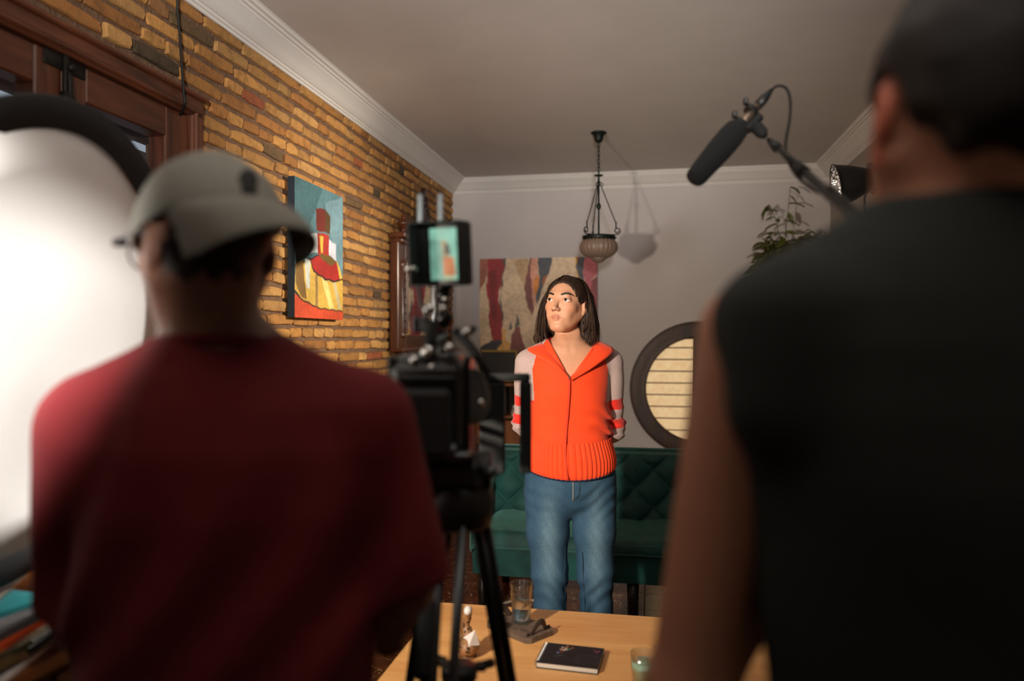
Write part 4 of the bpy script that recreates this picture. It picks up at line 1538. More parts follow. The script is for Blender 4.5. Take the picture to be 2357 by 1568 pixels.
for j, t in enumerate(a):
    rdir = math.cos(t) * e1 + math.sin(t) * e2
    for (r, h) in ((DR - 0.062, -0.006), (DR - 0.004, -0.012), (DR, 0.0), (DR - 0.004, 0.012), (DR - 0.062, 0.006)):
        V.append(rdir * r + nn * h)
for j in range(n_):
    for k in range(5):
        F.append((j * 5 + k, j * 5 + (k + 1) % 5, ((j + 1) % n_) * 5 + (k + 1) % 5, ((j + 1) % n_) * 5 + k))
MB().add(V, F).build('rim', mat('rim_black_fabric', (18, 19, 20), 0.8, var=0.1), disc, True)
sp0 = DC - e1 * (DR + 0.02)
stn = MB().tube([(0, 0, -DC[2]), (0, 0, 0.25)], 0.011, 10)
stn.box((0, 0.02, 0.0), (0.05, 0.07, 0.05), bev=0.006)
for k in range(3):
    t = (-0.1, -1.5, -2.6)[k]
    stn.tube([(0, 0, -DC[2] + 0.5), (0.22 * math.cos(t), 0.22 * math.sin(t), -DC[2] + 0.01)], 0.008, 8)
o = stn.build('clamp_stand', m_blackm, disc, True)
o.location = sp0 - DC

# --- cabinet under the window with magazines
m_cab = wood('cabinet_wood', (104, 58, 24), (150, 88, 40), 0.4, axis=1, scale=4)
m_cabd = wood('cabinet_wood_dark', (62, 38, 20), (98, 60, 30), 0.45, axis=1, scale=4)
CZ = 0.77
cab2 = thing('cabinet', 'low brown wooden cabinet under the window piled with magazines', 'cabinet', (-1.47, 1.50, 0))
MB().box((0, 0, CZ - 0.015), (0.54, 1.00, 0.03), bev=0.004).build('cabinet_top', m_cab, cab2)
MB().box((-0.01, 0, CZ / 2), (0.48, 0.96, CZ - 0.06), bev=0.004).build('body', m_cabd, cab2)
for k in range(3):
    dr = MB().box((0.238, -0.32 + k * 0.32, CZ / 2 + 0.0), (0.018, 0.31, CZ - 0.12), bev=0.004).build('door', m_cabd, cab2)
    MB().ball((0.255, -0.32 + k * 0.32 + 0.12, CZ / 2 + 0.1), 0.012, 10, 6).build('knob', m_iron, dr, True)
for (lx, ly) in ((-0.22, -0.45), (0.2, -0.45), (-0.22, 0.45), (0.2, 0.45)):
    MB().box((lx, ly, 0.015), (0.05, 0.05, 0.03)).build('foot', m_cabd, cab2)
mags = [('white loose paper sheet under the magazine pile on the cabinet', (214, 212, 206), 0.008, (-0.015, 0.03), 0.30, 'paper'),
        ('black magazine at the bottom of the pile on the cabinet', (26, 26, 28), 0.018, (0.0, 0.0), 0.10, 'magazine'),
        ('olive-spined magazine low in the pile on the cabinet', (66, 68, 44), 0.016, (0.005, 0.01), 0.16, 'magazine'),
        ('cream magazine in the middle of the pile on the cabinet', (196, 184, 160), 0.014, (0.0, 0.0), 0.06, 'magazine'),
        ('orange magazine in the pile on the cabinet', (206, 78, 36), 0.014, (0.005, 0.005), 0.20, 'magazine'),
        ('dark grey magazine under the white one in the pile on the cabinet', (84, 88, 90), 0.018, (0.0, 0.0), 0.12, 'magazine'),
        ('glossy white magazine near the top of the pile on the cabinet', (214, 222, 230), 0.016, (-0.012, -0.01), 0.02, 'magazine'),
        ('teal covered magazine at the top of the pile on the cabinet', (70, 178, 186), 0.012, (-0.02, -0.03), -0.12, 'magazine'),
        ('cream booklet lying topmost on the pile of magazines', (206, 196, 180), 0.006, (-0.06, 0.05), 0.45, 'booklet')]
zc = CZ + 0.001
mc = np.array([-1.325, 1.225])
for k, (lab, c, t, off, rot, cat_) in enumerate(mags):
    n = 'magazine' if cat_ == 'magazine' else ('paper_sheet' if cat_ == 'paper' else 'booklet')
    mg = thing(n, lab, cat_, (mc[0] + off[0], mc[1] + off[1], zc), rot, 'papers piled on the cabinet')
    sx, sy = (0.21, 0.28) if k not in (0, 8) else ((0.24, 0.32) if k == 0 else (0.16, 0.22))
    MB().box((0, 0, t / 2), (sx, sy, max(t - 0.003, 0.002))).build('pages', mat('mag_pages', (206, 204, 200), 0.6, stretch=(1, 1, 50), vscale=20), mg)
    MB().box((0, 0, t - 0.0012), (sx + 0.003, sy + 0.003, 0.002)).build('cover', mat('mag_cover_%d' % k, c, 0.25), mg)
    MB().box((0, 0, 0.0012), (sx + 0.003, sy + 0.003, 0.002)).build('back_cover', mat('mag_cover_%d' % k, c, 0.25), mg)
    MB().box((sx / 2 + 0.001, 0, t / 2), (0.002, sy + 0.002, t - 0.001)).build('spine', mat('mag_cover_%d' % k, c, 0.25), mg)
    if k == 7:
        a = np.linspace(0, 2 * PI, 20)
        MB().prism([(0.02 + 0.06 * math.cos(t2), -0.03 + 0.04 * math.sin(t2)) for t2 in a[:-1]], 2, t - 0.0002, t + 0.0004).build('cover_print', mat('cover_beige', (206, 196, 170), 0.4), mg)
    zc += t + 0.0004
sn = thing('spiral_pad', 'black spiral pad leaning against the pile of magazines', 'notebook', (-1.195, 1.33, CZ + 0.014), 0.2)
R_ = roty(0.95)
MB().box(np.array((0.0, 0, 0.05)) @ R_.T + np.array([-0.02, 0, 0.02]), (0.012, 0.16, 0.11), rot=R_, bev=0.001).build('pad', m_black, sn)
for k in range(12):
    MB().tube(np.stack([-0.02 + 0.008 * np.cos(np.linspace(0, 6.28, 9)), np.full(9, -0.07 + k * 0.012), 0.032 + 0.008 * np.sin(np.linspace(0, 6.28, 9))], 1), 0.0012, 5, cap=False).build('ring', m_steel, sn)
# ------------------------------------------------------------------ people
SKIN = lin((206, 152, 120))
m_skin = mat('skin', (255, 255, 255), 0.5, var=0.05, vscale=40, bump=0.04, bscale=300, bdist=0.001, src='attr', sss=0.12, spec=0.4)


def prof_sdf(P, z, w, d, cx=None, cy=None, p=2.3):
    zz = P[:, 2]
    W, D = np.interp(zz, z, w), np.interp(zz, z, d)
    x = P[:, 0] - (np.interp(zz, z, cx) if cx is not None else 0)
    y = P[:, 1] - (np.interp(zz, z, cy) if cy is not None else 0)
    k = (np.abs(x / W) ** p + np.abs(y / D) ** p + 1e-9) ** (1 / p)
    return (k - 1) * np.minimum(W, D) * 0.9


def head_sdf(Q, male=False, ears=True):
    """Q: points in head coordinates: -y is the face, z up, origin between the ears"""
    ex = 0.034
    d = s_ell(Q, (0, 0.015, 0.028), (0.073, 0.092, 0.076))
    d = smin(d, s_ell(Q, (0, -0.022, -0.022), (0.0615, 0.066, 0.083)), 0.03)
    jw = 0.052 if not male else 0.06
    for s in (-1, 1):
        d = smin(d, s_cap(Q, (s * jw, 0.004, -0.045), (s * 0.016, -0.058, -0.094), 0.016, 0.017), 0.03)
        d = smin(d, s_ell(Q, (s * 0.0405, -0.052, -0.020), (0.019, 0.022, 0.018)), 0.02)
        d = smin(d, s_ell(Q, (s * 0.030, -0.062, -0.052), (0.016, 0.016, 0.018)), 0.02)
    d = smin(d, s_ell(Q, (0, -0.070, -0.096), (0.020, 0.016, 0.013)), 0.018)
    d = smin(d, s_cap(Q, (-0.03, -0.073, 0.024), (0.03, -0.073, 0.024), 0.011), 0.016)
    for s in (-1, 1):
        d = smax(d, -s_ell(Q, (s * ex, -0.097, 0.006), (0.019, 0.016, 0.011)), 0.012)
        e = s_ell(Q, (s * ex, -0.0715, 0.006), (0.0165, 0.0140, 0.0130))
        op = s_ell(Q, (s * ex, -0.087, 0.0052), (0.0150, 0.0145, 0.0055))
        d = smin(d, e, 0.006)
        d = smax(d, -op, 0.0015)
    # nose
    n = s_cap(Q, (0, -0.080, 0.012), (0, -0.106, -0.028), 0.0065, 0.0088)
    n = smin(n, s_ell(Q, (0, -0.108, -0.031), (0.0095, 0.009, 0.0085)), 0.006)
    for s in (-1, 1):
        n = smin(n, s_ell(Q, (s * 0.0105, -0.096, -0.034), (0.0066, 0.0095, 0.0068)), 0.006)
    d = smin(d, n, 0.010)
    for s in (-1, 1):
        d = smax(d, -s_ell(Q, (s * 0.0068, -0.1005, -0.0410), (0.0040, 0.0055, 0.0036)), 0.002)
    # mouth
    d = smin(d, s_ell(Q, (0, -0.0745, -0.064), (0.027, 0.014, 0.019)), 0.012)
    up = s_chain(Q, [(-0.0235, -0.0805, -0.0634), (-0.008, -0.0905, -0.0590), (0, -0.0915, -0.0600), (0.008, -0.0905, -0.0590), (0.0235, -0.0805, -0.0634)], [0.0018, 0.0038, 0.0038, 0.0038, 0.0018], 0.004)
    lo = s_chain(Q, [(-0.019, -0.082, -0.0650), (-0.007, -0.0895, -0.0690), (0.007, -0.0895, -0.0690), (0.019, -0.082, -0.0650)], [0.0018, 0.0046, 0.0046, 0.0018], 0.004)
    d = smin(d, up, 0.004)
    d = smin(d, lo, 0.004)
    d = smax(d, -s_ell(Q, (0, -0.104, -0.0636), (0.022, 0.0125, 0.0011)), 0.0015)
    if ears:
        for s in (-1, 1):
            e = s_ell(Q, (s * 0.0755, 0.014, -0.006), (0.0085, 0.019, 0.031), rotx(0.25))
            e = smax(e, -s_ell(Q, (s * 0.086, 0.008, -0.002), (0.008, 0.011, 0.018), rotx(0.25)), 0.004)
            e = smin(e, s_ell(Q, (s * 0.073, 0.004, -0.032), (0.0065, 0.0085, 0.0095)), 0.006)
            d = smin(d, e, 0.006)
    return d


def lips_mask(Q):
    x, z = Q[:, 0], Q[:, 2]
    up = np.interp(np.abs(x), [0, 0.008, 0.022, 0.026], [-0.0582, -0.0572, -0.0628, -0.064])
    lo = np.interp(np.abs(x), [0, 0.008, 0.020, 0.026], [-0.0722, -0.0712, -0.0660, -0.064])
    return (Q[:, 1] < -0.07) & (z < up) & (z > lo) & (np.abs(x) < 0.0255)


# a relaxed hand, fingers along -z, palm facing -y, thumb towards +x; wrist at the origin
def hand_sdf(P):
    d = s_ell(P, (0, 0, -0.048), (0.038, 0.014, 0.050))
    d = smin(d, s_cap(P, (0, 0, 0.02), (0, 0, -0.02), 0.026, 0.026, (1, 1.5, 1)), 0.02)
    fl = [(-0.030, 0.060, 0.0072), (-0.011, 0.074, 0.0082), (0.009, 0.080, 0.0086), (0.028, 0.072, 0.0082)]
    for (x, L, r) in fl:
        a = np.array((x, 0, -0.088))
        b = a + np.array((x * 0.10, -0.014, -L * 0.48))
        c = b + np.array((x * 0.05, -0.020, -L * 0.28))
        e = c + np.array((0, -0.018, -L * 0.14))
        d = smin(d, s_chain(P, [a, b, c, e], [r * 1.08, r, r * 0.94, r * 0.82], 0.004), 0.006)
    d = smin(d, s_chain(P, [(0.026, -0.004, -0.026), (0.046, -0.016, -0.052), (0.050, -0.028, -0.078), (0.046, -0.034, -0.096)], [0.014, 0.0115, 0.0098, 0.0085], 0.006), 0.012)
    return d


HV, HQ = nets(hand_sdf, ax((-0.06, 0.075, 0.0035)), ax((-0.07, 0.035, 0.0035)), ax((-0.20, 0.05, 0.0035)))


def hand_at(wrist, fingers, palm, mirror=1):
    z = -np.asarray(fingers, float)
    z /= np.linalg.norm(z)
    y = -np.asarray(palm, float)
    y -= z * (y @ z)
    y /= np.linalg.norm(y)
    x = np.cross(y, z)
    V = HV.copy()
    V[:, 0] *= mirror
    V = V @ np.stack([x, y, z]) + np.asarray(wrist, float)
    return V, (HQ if mirror > 0 else HQ[:, ::-1])


def join(parts):
    V, Q, n = [], [], 0
    for v, q in parts:
        V.append(v)
        Q.append(q + n)
        n += len(v)
    return np.concatenate(V), np.concatenate(Q)


# ---------------------------------------------------------------- the actress
WD = 2.90
WPOS = CAMP + FWD * WD + RGT * ((1310 - 1178.5) / FPX * WD)
WH = np.array([-0.012, -0.012, 1.550])
WR = rotz(math.radians(-28)) @ rotx(math.radians(-7)) @ roty(math.radians(2))
JZ = [0.80, 0.885, 0.95, 1.016, 1.06, 1.12, 1.20, 1.27, 1.33, 1.365, 1.395, 1.43]
JW = [0.170, 0.171, 0.168, 0.157, 0.159, 0.156, 0.155, 0.160, 0.158, 0.135, 0.095, 0.075]
JD = [0.120, 0.120, 0.117, 0.108, 0.106, 0.107, 0.118, 0.116, 0.100, 0.088, 0.075, 0.065]
JC = [0.008, 0.008, 0.006, 0.002, 0.0, 0.0, -0.002, -0.002, 0.0, 0.0, 0.0, 0.0]
LEG = {-1: [(-0.088, 0.0, 0.80), (-0.083, -0.005, 0.66), (-0.077, -0.012, 0.50), (-0.072, 0.01, 0.30), (-0.070, 0.02, 0.07)],
       1: [(0.098, 0.0, 0.80), (0.098, -0.005, 0.66), (0.102, -0.012, 0.50), (0.109, 0.01, 0.30), (0.112, 0.02, 0.07)]}
ARM = {-1: [(-0.160, 0.012, 1.322), (-0.170, 0.055, 1.08), (-0.05, 0.155, 0.97)],
       1: [(0.160, 0.012, 1.322), (0.176, 0.055, 1.055), (0.05, 0.150, 0.96)]}


def woman_body(P):
    d = prof_sdf(P, JZ, np.array(JW) - 0.014, np.array(JD) - 0.012, JC)
    d = smax(d, 0.90 - P[:, 2], 0.03)
    d = smax(d, P[:, 2] - 1.415, 0.03)
    Q = (P - WH) @ WR
    neck = s_cap(P, (-0.002, 0.022, 1.36), (-0.004, 0.016, 1.50), 0.049, 0.047)
    d = smin(d, neck, 0.045)
    for s in (-1, 1):                                                 # collar bones and neck tendons
        d = smin(d, s_cap(P, (s * 0.016, -0.062, 1.372), (s * 0.085, -0.036, 1.378), 0.006, 0.006), 0.022)
        d = smin(d, s_cap(P, (s * 0.010, -0.052, 1.375), (s * 0.050 - 0.004, 0.012, 1.47), 0.006, 0.008), 0.022)
        d = smin(d, s_cap(P, (s * 0.045, 0.02, 1.395), (s * 0.15, 0.012, 1.325), 0.020, 0.034), 0.02)
        A = ARM[s]
        d = smin(d, s_chain(P, A, [0.038, 0.032, 0.022], 0.02), 0.012)
        L = LEG[s]
        lg = s_chain(P, L, [0.066, 0.058, 0.044, 0.042, 0.034], 0.01)
        lg = smin(lg, s_ell(P, (L[-1][0], -0.05, 0.045), (0.038, 0.10, 0.032)), 0.02)
        legs = lg if s < 0 else np.minimum(legs, lg)
    d = smin(d, smin(legs, s_ell(P, (0.006, 0.005, 0.875), (0.145, 0.09, 0.09)), 0.02), 0.02)
    near = (Q ** 2).sum(1) < 0.19 ** 2
    h = np.full(len(P), 1.0, np.float32)
    if near.any():
        h[near] = head_sdf(Q[near])
    return smin(d, h, 0.018)


bx_ = ax((-0.30, -0.125, 0.0125), (-0.125, 0.105, 0.0022), (0.105, 0.30, 0.0125))
by_ = ax((-0.20, -0.142, 0.0125), (-0.142, 0.12, 0.0024), (0.12, 0.24, 0.0125))
bz_ = ax((-0.01, 1.25, 0.0125), (1.25, 1.42, 0.006), (1.42, 1.68, 0.0022))
WV, WQ = nets(woman_body, bx_, by_, bz_)
WV = relax(WV, WQ, 1, 0.35)
Qh = (WV - WH) @ WR
col = np.tile(SKIN, (len(WV), 1))
nost = (np.abs(np.abs(Qh[:, 0]) - 0.0068) < 0.0036) & (np.abs(Qh[:, 2] + 0.0400) < 0.0028) & (Qh[:, 1] < -0.093)
col[nost] = lin((92, 52, 40))  # shade inside the nostrils put into the skin colour
col[lips_mask(Qh)] = lin((188, 116, 97))
ck = np.exp(-(((np.abs(Qh[:, 0]) - 0.042) / 0.02) ** 2 + ((Qh[:, 2] + 0.026) / 0.02) ** 2)) * (Qh[:, 1] < -0.03)
col = col * (1 - 0.18 * ck[:, None] * np.array([0.1, 0.7, 0.8]))
eyesh = np.exp(-(((np.abs(Qh[:, 0]) - 0.034) / 0.018) ** 2 + ((Qh[:, 2] - 0.010) / 0.010) ** 2)) * (Qh[:, 1] < -0.05)
col = col * (1 - 0.22 * eyesh[:, None] * np.array([0.6, 0.9, 1.0]))
parts = [(WV, WQ)]
h1 = hand_at((-0.05, 0.155, 0.97), (1, 0.15, -0.35), (0, -1, -0.2), 1)
h2 = hand_at((0.05, 0.150, 0.96), (-1, 0.35, -0.30), (0, -1, -0.2), -1)
Vall, Qall = join(parts + [h1, h2])
colall = np.concatenate([col, np.tile(SKIN, (len(h1[0]) + len(h2[0]), 1))])
woman = link('person', mesh_np('person', Vall, Qall, True, colall), m_skin)
woman.location = (WPOS[0], WPOS[1], 0)
woman.rotation_euler = (0, 0, YAW)
tag(woman, 'woman in orange zip jacket and blue jeans standing before the green sofa', 'person')

# eyes, brows, lashes
gaze = np.array([-0.50, -0.84, 0.16]) @ WR      # in head coordinates
gaze /= np.linalg.norm(gaze)
m_eye = mat('eye', (255, 255, 255), 0.08, var=0.0, src='attr', coat=0.5)


def head_pt(q):
    return np.asarray(q, float) @ WR.T + WH


def on_face(x, z, lift=0.0008, y0=-0.13):
    """front surface of the face at head coordinates x, z"""
    ys = np.linspace(y0, -0.03, 160).astype(np.float32)
    P = np.stack([np.full(160, x), ys, np.full(160, z)], 1).astype(np.float32)
    d = head_sdf(P)
    k = np.argmax(d < 0)
    return np.array((x, ys[k] - lift, z))


m_dark = mat('dark_hair_fine', (26, 18, 14), 0.6)
for s in (-1, 1):
    e = MB().ball((0, 0, 0), 0.0128, 40, 32)
    V = np.concatenate(e.v)
    dt = (V / 0.0128) @ gaze
    c = np.tile(lin((226, 220, 214)), (len(V), 1))
    c[dt > 0.86] = lin((58, 36, 22))
    c[dt > 0.965] = lin((10, 8, 8))
    me = mesh_np('eyeball', (V + np.array((s * 0.034, -0.0715, 0.0058))) @ WR.T + WH, e.f, True, c)
    link('eyeball', me, m_eye, woman)
    pts = [on_face(s * x, z) for x, z in ((0.0135, 0.0235), (0.021, 0.0265), (0.031, 0.0292), (0.041, 0.0302), (0.050, 0.0278), (0.057, 0.0228))]
    MB().tube(np.array([head_pt(p) for p in catmull(pts, 5)]), np.concatenate([[0.0005, 0.0011, 0.0015, 0.0017, 0.0018, 0.0019, 0.0019, 0.0020, 0.0020, 0.0020], np.linspace(0.0020, 0.0004, 16)]), 8, flat=2.1, up=(0, 0, 1)).build('eyebrow', m_dark, woman, True)
    t = np.linspace(-1, 1, 13)
    lash = [np.array((s * 0.034 + 0.0142 * a, -0.0850 + 0.0056 * a * a, 0.0054 + 0.0054 * math.sqrt(max(0, 1 - a * a)) + 0.0002)) for a in t]
    MB().tube(np.array([head_pt(p) for p in lash]), np.array([0.0005] + [0.0011] * 11 + [0.0006]), 6).build('eyelash', m_dark, woman, True)


# ---- jacket
def arm_t(P, A):
    """position along the upper arm from the shoulder (metres)"""
    a, b = np.array(A[0]), np.array(A[1])
    d = (b - a) / np.linalg.norm(b - a)
    return (P - a) @ d


def jacket(P):
    d = prof_sdf(P, JZ, JW, JD, JC)
    d = smax(d, P[:, 2] - 1.415, 0.03)
    for s in (-1, 1):
        d = smin(d, s_cap(P, (s * 0.045, 0.02, 1.392), (s * 0.150, 0.012, 1.328), 0.036, 0.050), 0.03)
        A = ARM[s]
        d = smin(d, s_chain(P, A, [0.054, 0.049, 0.036], 0.02), 0.008)
    z = P[:, 2]
    wr = 0.0034 * fold(P * np.array([1.0, 1.0, 1.2]), 21, 0.4) * smooth01(z, 1.02, 1.08)
    sx = smooth01(P[:, 0], 0.03, 0.13) * (1 - smooth01(z, 1.12, 1.2)) * smooth01(z, 1.0, 1.05)
    wr = wr + 0.0040 * np.sin((z * 0.9 + P[:, 0] * 0.45) * 115 + 1.2 * np.sin(P[:, 0] * 40)) * sx
    el = np.exp(-((z - 1.08) / 0.06) ** 2) * smooth01(np.abs(P[:, 0]), 0.13, 0.17)
    wr = wr + 0.0035 * np.sin(z * 210 + P[:, 1] * 60) * el
    d = d + wr
    body_in = woman_body_fast(P)
    d = smax(d, -(body_in - 0.001), 0.004)
    d = smax(d, (0.888 + 0.9 * (P[:, 0] - 0.005) ** 2) - z, 0.004)
    # V opening
    x = P[:, 0]
    zz = z - 1.267
    left = -0.008 - 0.50 * zz
    right = -0.006 + 0.76 * zz
    v = np.maximum(np.maximum(left - x, x - right) * 0.85, P[:, 1] - 0.03)
    d = smax(d, -v, 0.004)
    d = smax(d, -s_cap(P, (-0.002, 0.02, 1.36), (-0.004, 0.014, 1.60), 0.058, 0.066), 0.006)
    return d


def woman_body_fast(P):
    d = prof_sdf(P, JZ, np.array(JW) - 0.014, np.array(JD) - 0.012, JC)
    for s in (-1, 1):
        d = smin(d, s_cap(P, (s * 0.045, 0.02, 1.395), (s * 0.15, 0.012, 1.325), 0.020, 0.034), 0.02)
        d = smin(d, s_chain(P, ARM[s], [0.038, 0.032, 0.022], 0.02), 0.012)
    return d


JV, JQ = nets(jacket, ax((-0.26, 0.27, 0.0034)), ax((-0.16, 0.24, 0.0042)), ax((0.87, 1.44, 0.0034)))
JV = relax(JV, JQ, 2, 0.4)
ctr = JV[JQ].mean(1)


def raglan(P):
    """>0 on the sleeves: seam runs from the collar to the armpit"""
    ax_ = np.abs(P[:, 0])
    return ax_ - np.interp(P[:, 2], [0.85, 1.19, 1.235, 1.30, 1.36, 1.42], [0.139, 0.139, 0.142, 0.146, 0.128, 0.085])


def on_arm(P):
    r = np.full(len(P), 9.0)
    for s in (-1, 1):
        r = np.minimum(r, s_chain(P.astype(np.float32), ARM[s], [0.054, 0.049, 0.036], 0.02))
    t = prof_sdf(P, JZ, JW, JD, JC)
    return r < t - 0.002


slv = ((raglan(ctr) > 0) & (ctr[:, 2] > 1.17)) | ((ctr[:, 2] <= 1.19) & on_arm(ctr))
ORG = lin((238, 62, 18))
MAU = lin((184, 162, 158))
m_org = mat('orange_knit', (244, 70, 16), 0.85, var=0.06, vscale=30, bump=0.35, bscale=420, bdist=0.0012, sheen=0.3)
m_slv, nt, b = new_mat('sleeve_knit')
a_ = node(nt, 'ShaderNodeAttribute', attribute_name='Col')
n1 = noise_tex(nt, coords(nt, (1, 1, 0.6)), 420, 3, 0.7)
f_ = ramp(nt, n1, [(0.3, (0.72, 0.70, 0.70, 1)), (0.7, (1.25, 1.25, 1.25, 1))])
mx = node(nt, 'ShaderNodeMix', data_type='RGBA', blend_type='MULTIPLY')
mx.inputs[0].default_value = 0.9
nt.links.new(a_.outputs['Color'], mx.inputs[6])
nt.links.new(f_, mx.inputs[7])
nt.links.new(mx.outputs[2], b.inputs['Base Color'])
b.inputs['Roughness'].default_value = 0.9
b.inputs['Sheen Weight'].default_value = 0.3
add_bump(nt, b, n1, 0.3, 0.0012)


def sub(V, Q, mask):
    q = Q[mask]
    u, inv = np.unique(q, return_inverse=True)
    return V[u], inv.reshape(q.shape)


v, q = sub(JV, JQ, ~slv)
jk = link('jacket', mesh_np('jacket', v, q, True), m_org, woman)
for s in (-1, 1):
    v, q = sub(JV, JQ, slv & (np.sign(ctr[:, 0]) == s))
    t = arm_t(v, ARM[s])
    c = np.tile(MAU, (len(v), 1))
    for (a, b2) in ((0.138, 0.180), (0.216, 0.254)) if s > 0 else ((0.128, 0.168), (0.202, 0.240)):
        k = (t > a) & (t < b2) & (v[:, 1] < 0.12)
        c[k] = lin((226, 40, 20))
    o = link('sleeve', mesh_np('sleeve', v, q, True, c), m_slv, jk)
    o['label'] = 'mauve grey knitted sleeve with red bands'

# ribbed hem band
nr, nz_ = 580, 14
a = np.linspace(0, 2 * PI, nr, endpoint=False)
G = np.zeros((nr, nz_, 3))
for j in range(nz_):
    t = j / (nz_ - 1)
    x0 = np.interp(0.9, JZ, JW)
    for i in range(nr):
        ca, sa = math.cos(a[i]), math.sin(a[i])
        xx = 0.17 * abs(ca) ** (2 / 2.3) * math.copysign(1, ca)
        z = (0.884 + 0.9 * (xx) ** 2) + t * (1.020 - 0.884 - 0.5 * xx * xx)
        W, D, cx = np.interp(z, JZ, JW), np.interp(z, JZ, JD), np.interp(z, JZ, JC)
        rib = 0.0046 * abs(math.sin(i * PI * 58 / nr)) ** 0.7
        rr = 0.001 + rib + 0.006 * math.sin(PI * t) ** 0.8 - 0.004 * (t < 0.02)
        G[i, j] = (cx + (W + rr) * abs(ca) ** (2 / 2.3) * math.copysign(1, ca), (D + rr) * abs(sa) ** (2 / 2.3) * math.copysign(1, sa), z)
MB().grid(G[::-1], close_u=True).build('rib_hem', m_org, jk, True)
MB().tube(np.vstack([G[:, 0] * np.array([0.985, 0.985, 1]) + np.array([0, 0, -0.003]), G[:1, 0] * np.array([0.985, 0.985, 1]) + np.array([0, 0, -0.003])]), 0.004, 6, cap=False).build('undershirt_edge', mat('navy_knit', (30, 28, 52), 0.9), jk, True)

# zip
m_zip = mat('zip_tape', (224, 54, 18), 0.8)
zpts = [(-0.008, 1.267), (-0.010, 1.20), (-0.014, 1.13), (-0.020, 1.06), (-0.024, 1.0), (-0.022, 0.94), (-0.016, 0.889)]


def front_y(x, z):
    W, D, cx = np.interp(z, JZ, JW), np.interp(z, JZ, JD), np.interp(z, JZ, JC)
    return -D * (1 - min(0.999, abs((x - cx) / W)) ** 2.3) ** (1 / 2.3)


Zp = np.array([(x, front_y(x, z) - 0.004 - (0.006 if z < 1.02 else 0), z) for x, z in zpts])
Zc = catmull(Zp, 8)
MB().tube(Zc, 0.0045, 8, flat=0.5, up=(0, 0, 1)).build('zip_tape', m_zip, jk, True)
MB().tube(Zc + np.array([0, -0.0018, 0]), 0.0012, 5).build('zip_teeth', mat('zip_metal', (176, 70, 40), 0.45, 0.2), jk, True)
MB().box(Zp[0] + np.array([0, -0.006, 0.004]), (0.007, 0.005, 0.014), bev=0.002).build('zip_pull', m_steel, jk)


# collar flaps
def flap(inner, outer, name='collar'):
    I, O = catmull(inner, 7), catmull(outer, 7)
    T = np.linspace(0, 1, 7)
    G = np.stack([I + (O - I) * t + np.array([0, -0.006, 0.006]) * math.sin(PI * t) for t in T], 1)
    e1_ = np.gradient(G, axis=0)
    e2_ = np.gradient(G, axis=1)
    N = np.cross(e1_, e2_)
    N /= np.linalg.norm(N, axis=2, keepdims=True) + 1e-9
    m = MB()
    B = G + N * 0.005
    loop = np.concatenate([G, B[:, ::-1]], 1)
    loop = np.concatenate([loop, loop[:, :1]], 1)
    m.grid(loop)
    m.grid(np.stack([loop[0, :7], loop[0, 7:14][::-1]], 0))
    m.grid(np.stack([loop[-1, :7], loop[-1, 7:14][::-1]], 0))
    return m.build(name, m_org, jk, True)


flap([(-0.004, 0.080, 1.421), (-0.052, 0.064, 1.418), (-0.076, 0.020, 1.411), (-0.072, -0.040, 1.384), (-0.046, -0.088, 1.326), (-0.009, -0.118, 1.268)],
     [(-0.004, 0.105, 1.381), (-0.080, 0.092, 1.378), (-0.132, 0.036, 1.384), (-0.164, -0.050, 1.374), (-0.078, -0.110, 1.323), (-0.012, -0.122, 1.262)])
flap([(-0.004, 0.080, 1.421), (0.052, 0.064, 1.418), (0.084, 0.020, 1.414), (0.090, -0.040, 1.386), (0.056, -0.090, 1.325), (-0.004, -0.118, 1.268)],
     [(-0.004, 0.105, 1.381), (0.080, 0.092, 1.378), (0.134, 0.036, 1.388), (0.166, -0.052, 1.370), (0.092, -0.112, 1.315), (0.000, -0.122, 1.260)])


# ---- jeans
def jeans(P):
    hip = s_ell(P, (0.006, 0.006, 0.865), (0.180, 0.122, 0.150))
    hip = smin(hip, s_ell(P, (0.006, 0.045, 0.83), (0.150, 0.10, 0.10)), 0.05)
    d = hip
    lg = None
    for s in (-1, 1):
        c = s_chain(P, LEG[s], [0.088, 0.080, 0.066, 0.064, 0.070], 0.03)
        lg = c if lg is None else np.minimum(lg, c)
    d = smin(d, lg, 0.022)
    z = P[:, 2]
    x = P[:, 0]
    ang = np.where(x < 0.006, 1, -1)
    w1 = np.sin((z + ang * (x - 0.006) * 0.55) * 120 + 2.0 * np.sin(x * 30)) * 0.0022 * smooth01(z, 0.66, 0.78) * (1 - smooth01(z, 0.84, 0.90)) * smooth01(-P[:, 1], -0.02, 0.05)
    knee = np.exp(-((z - 0.44) / 0.07) ** 2)
    w2 = np.sin((z + 0.35 * ang * (x - ang * -0.08)) * 95 + 3.0 * np.sin(x * 25 + 1.0) + P[:, 1] * 30) * 0.0040 * knee
    w3 = np.sin((z - 0.3 * ang * x) * 70 + 2 * np.sin(x * 40)) * 0.006 * (1 - smooth01(z, 0.2, 0.36))
    w4 = 0.003 * fold(P, 22, 1.2)
    d = d + (w1 + w2 + w3) * 0.8 + w4
    d = smax(d, z - 0.955, 0.004)
    d = smax(d, 0.028 - z, 0.004)
    return d


DV, DQ = nets(jeans, ax((-0.24, 0.25, 0.0055)), ax((-0.16, 0.18, 0.0060)), ax((0.01, 0.98, 0.0055)))
DV = relax(DV, DQ, 1, 0.4)
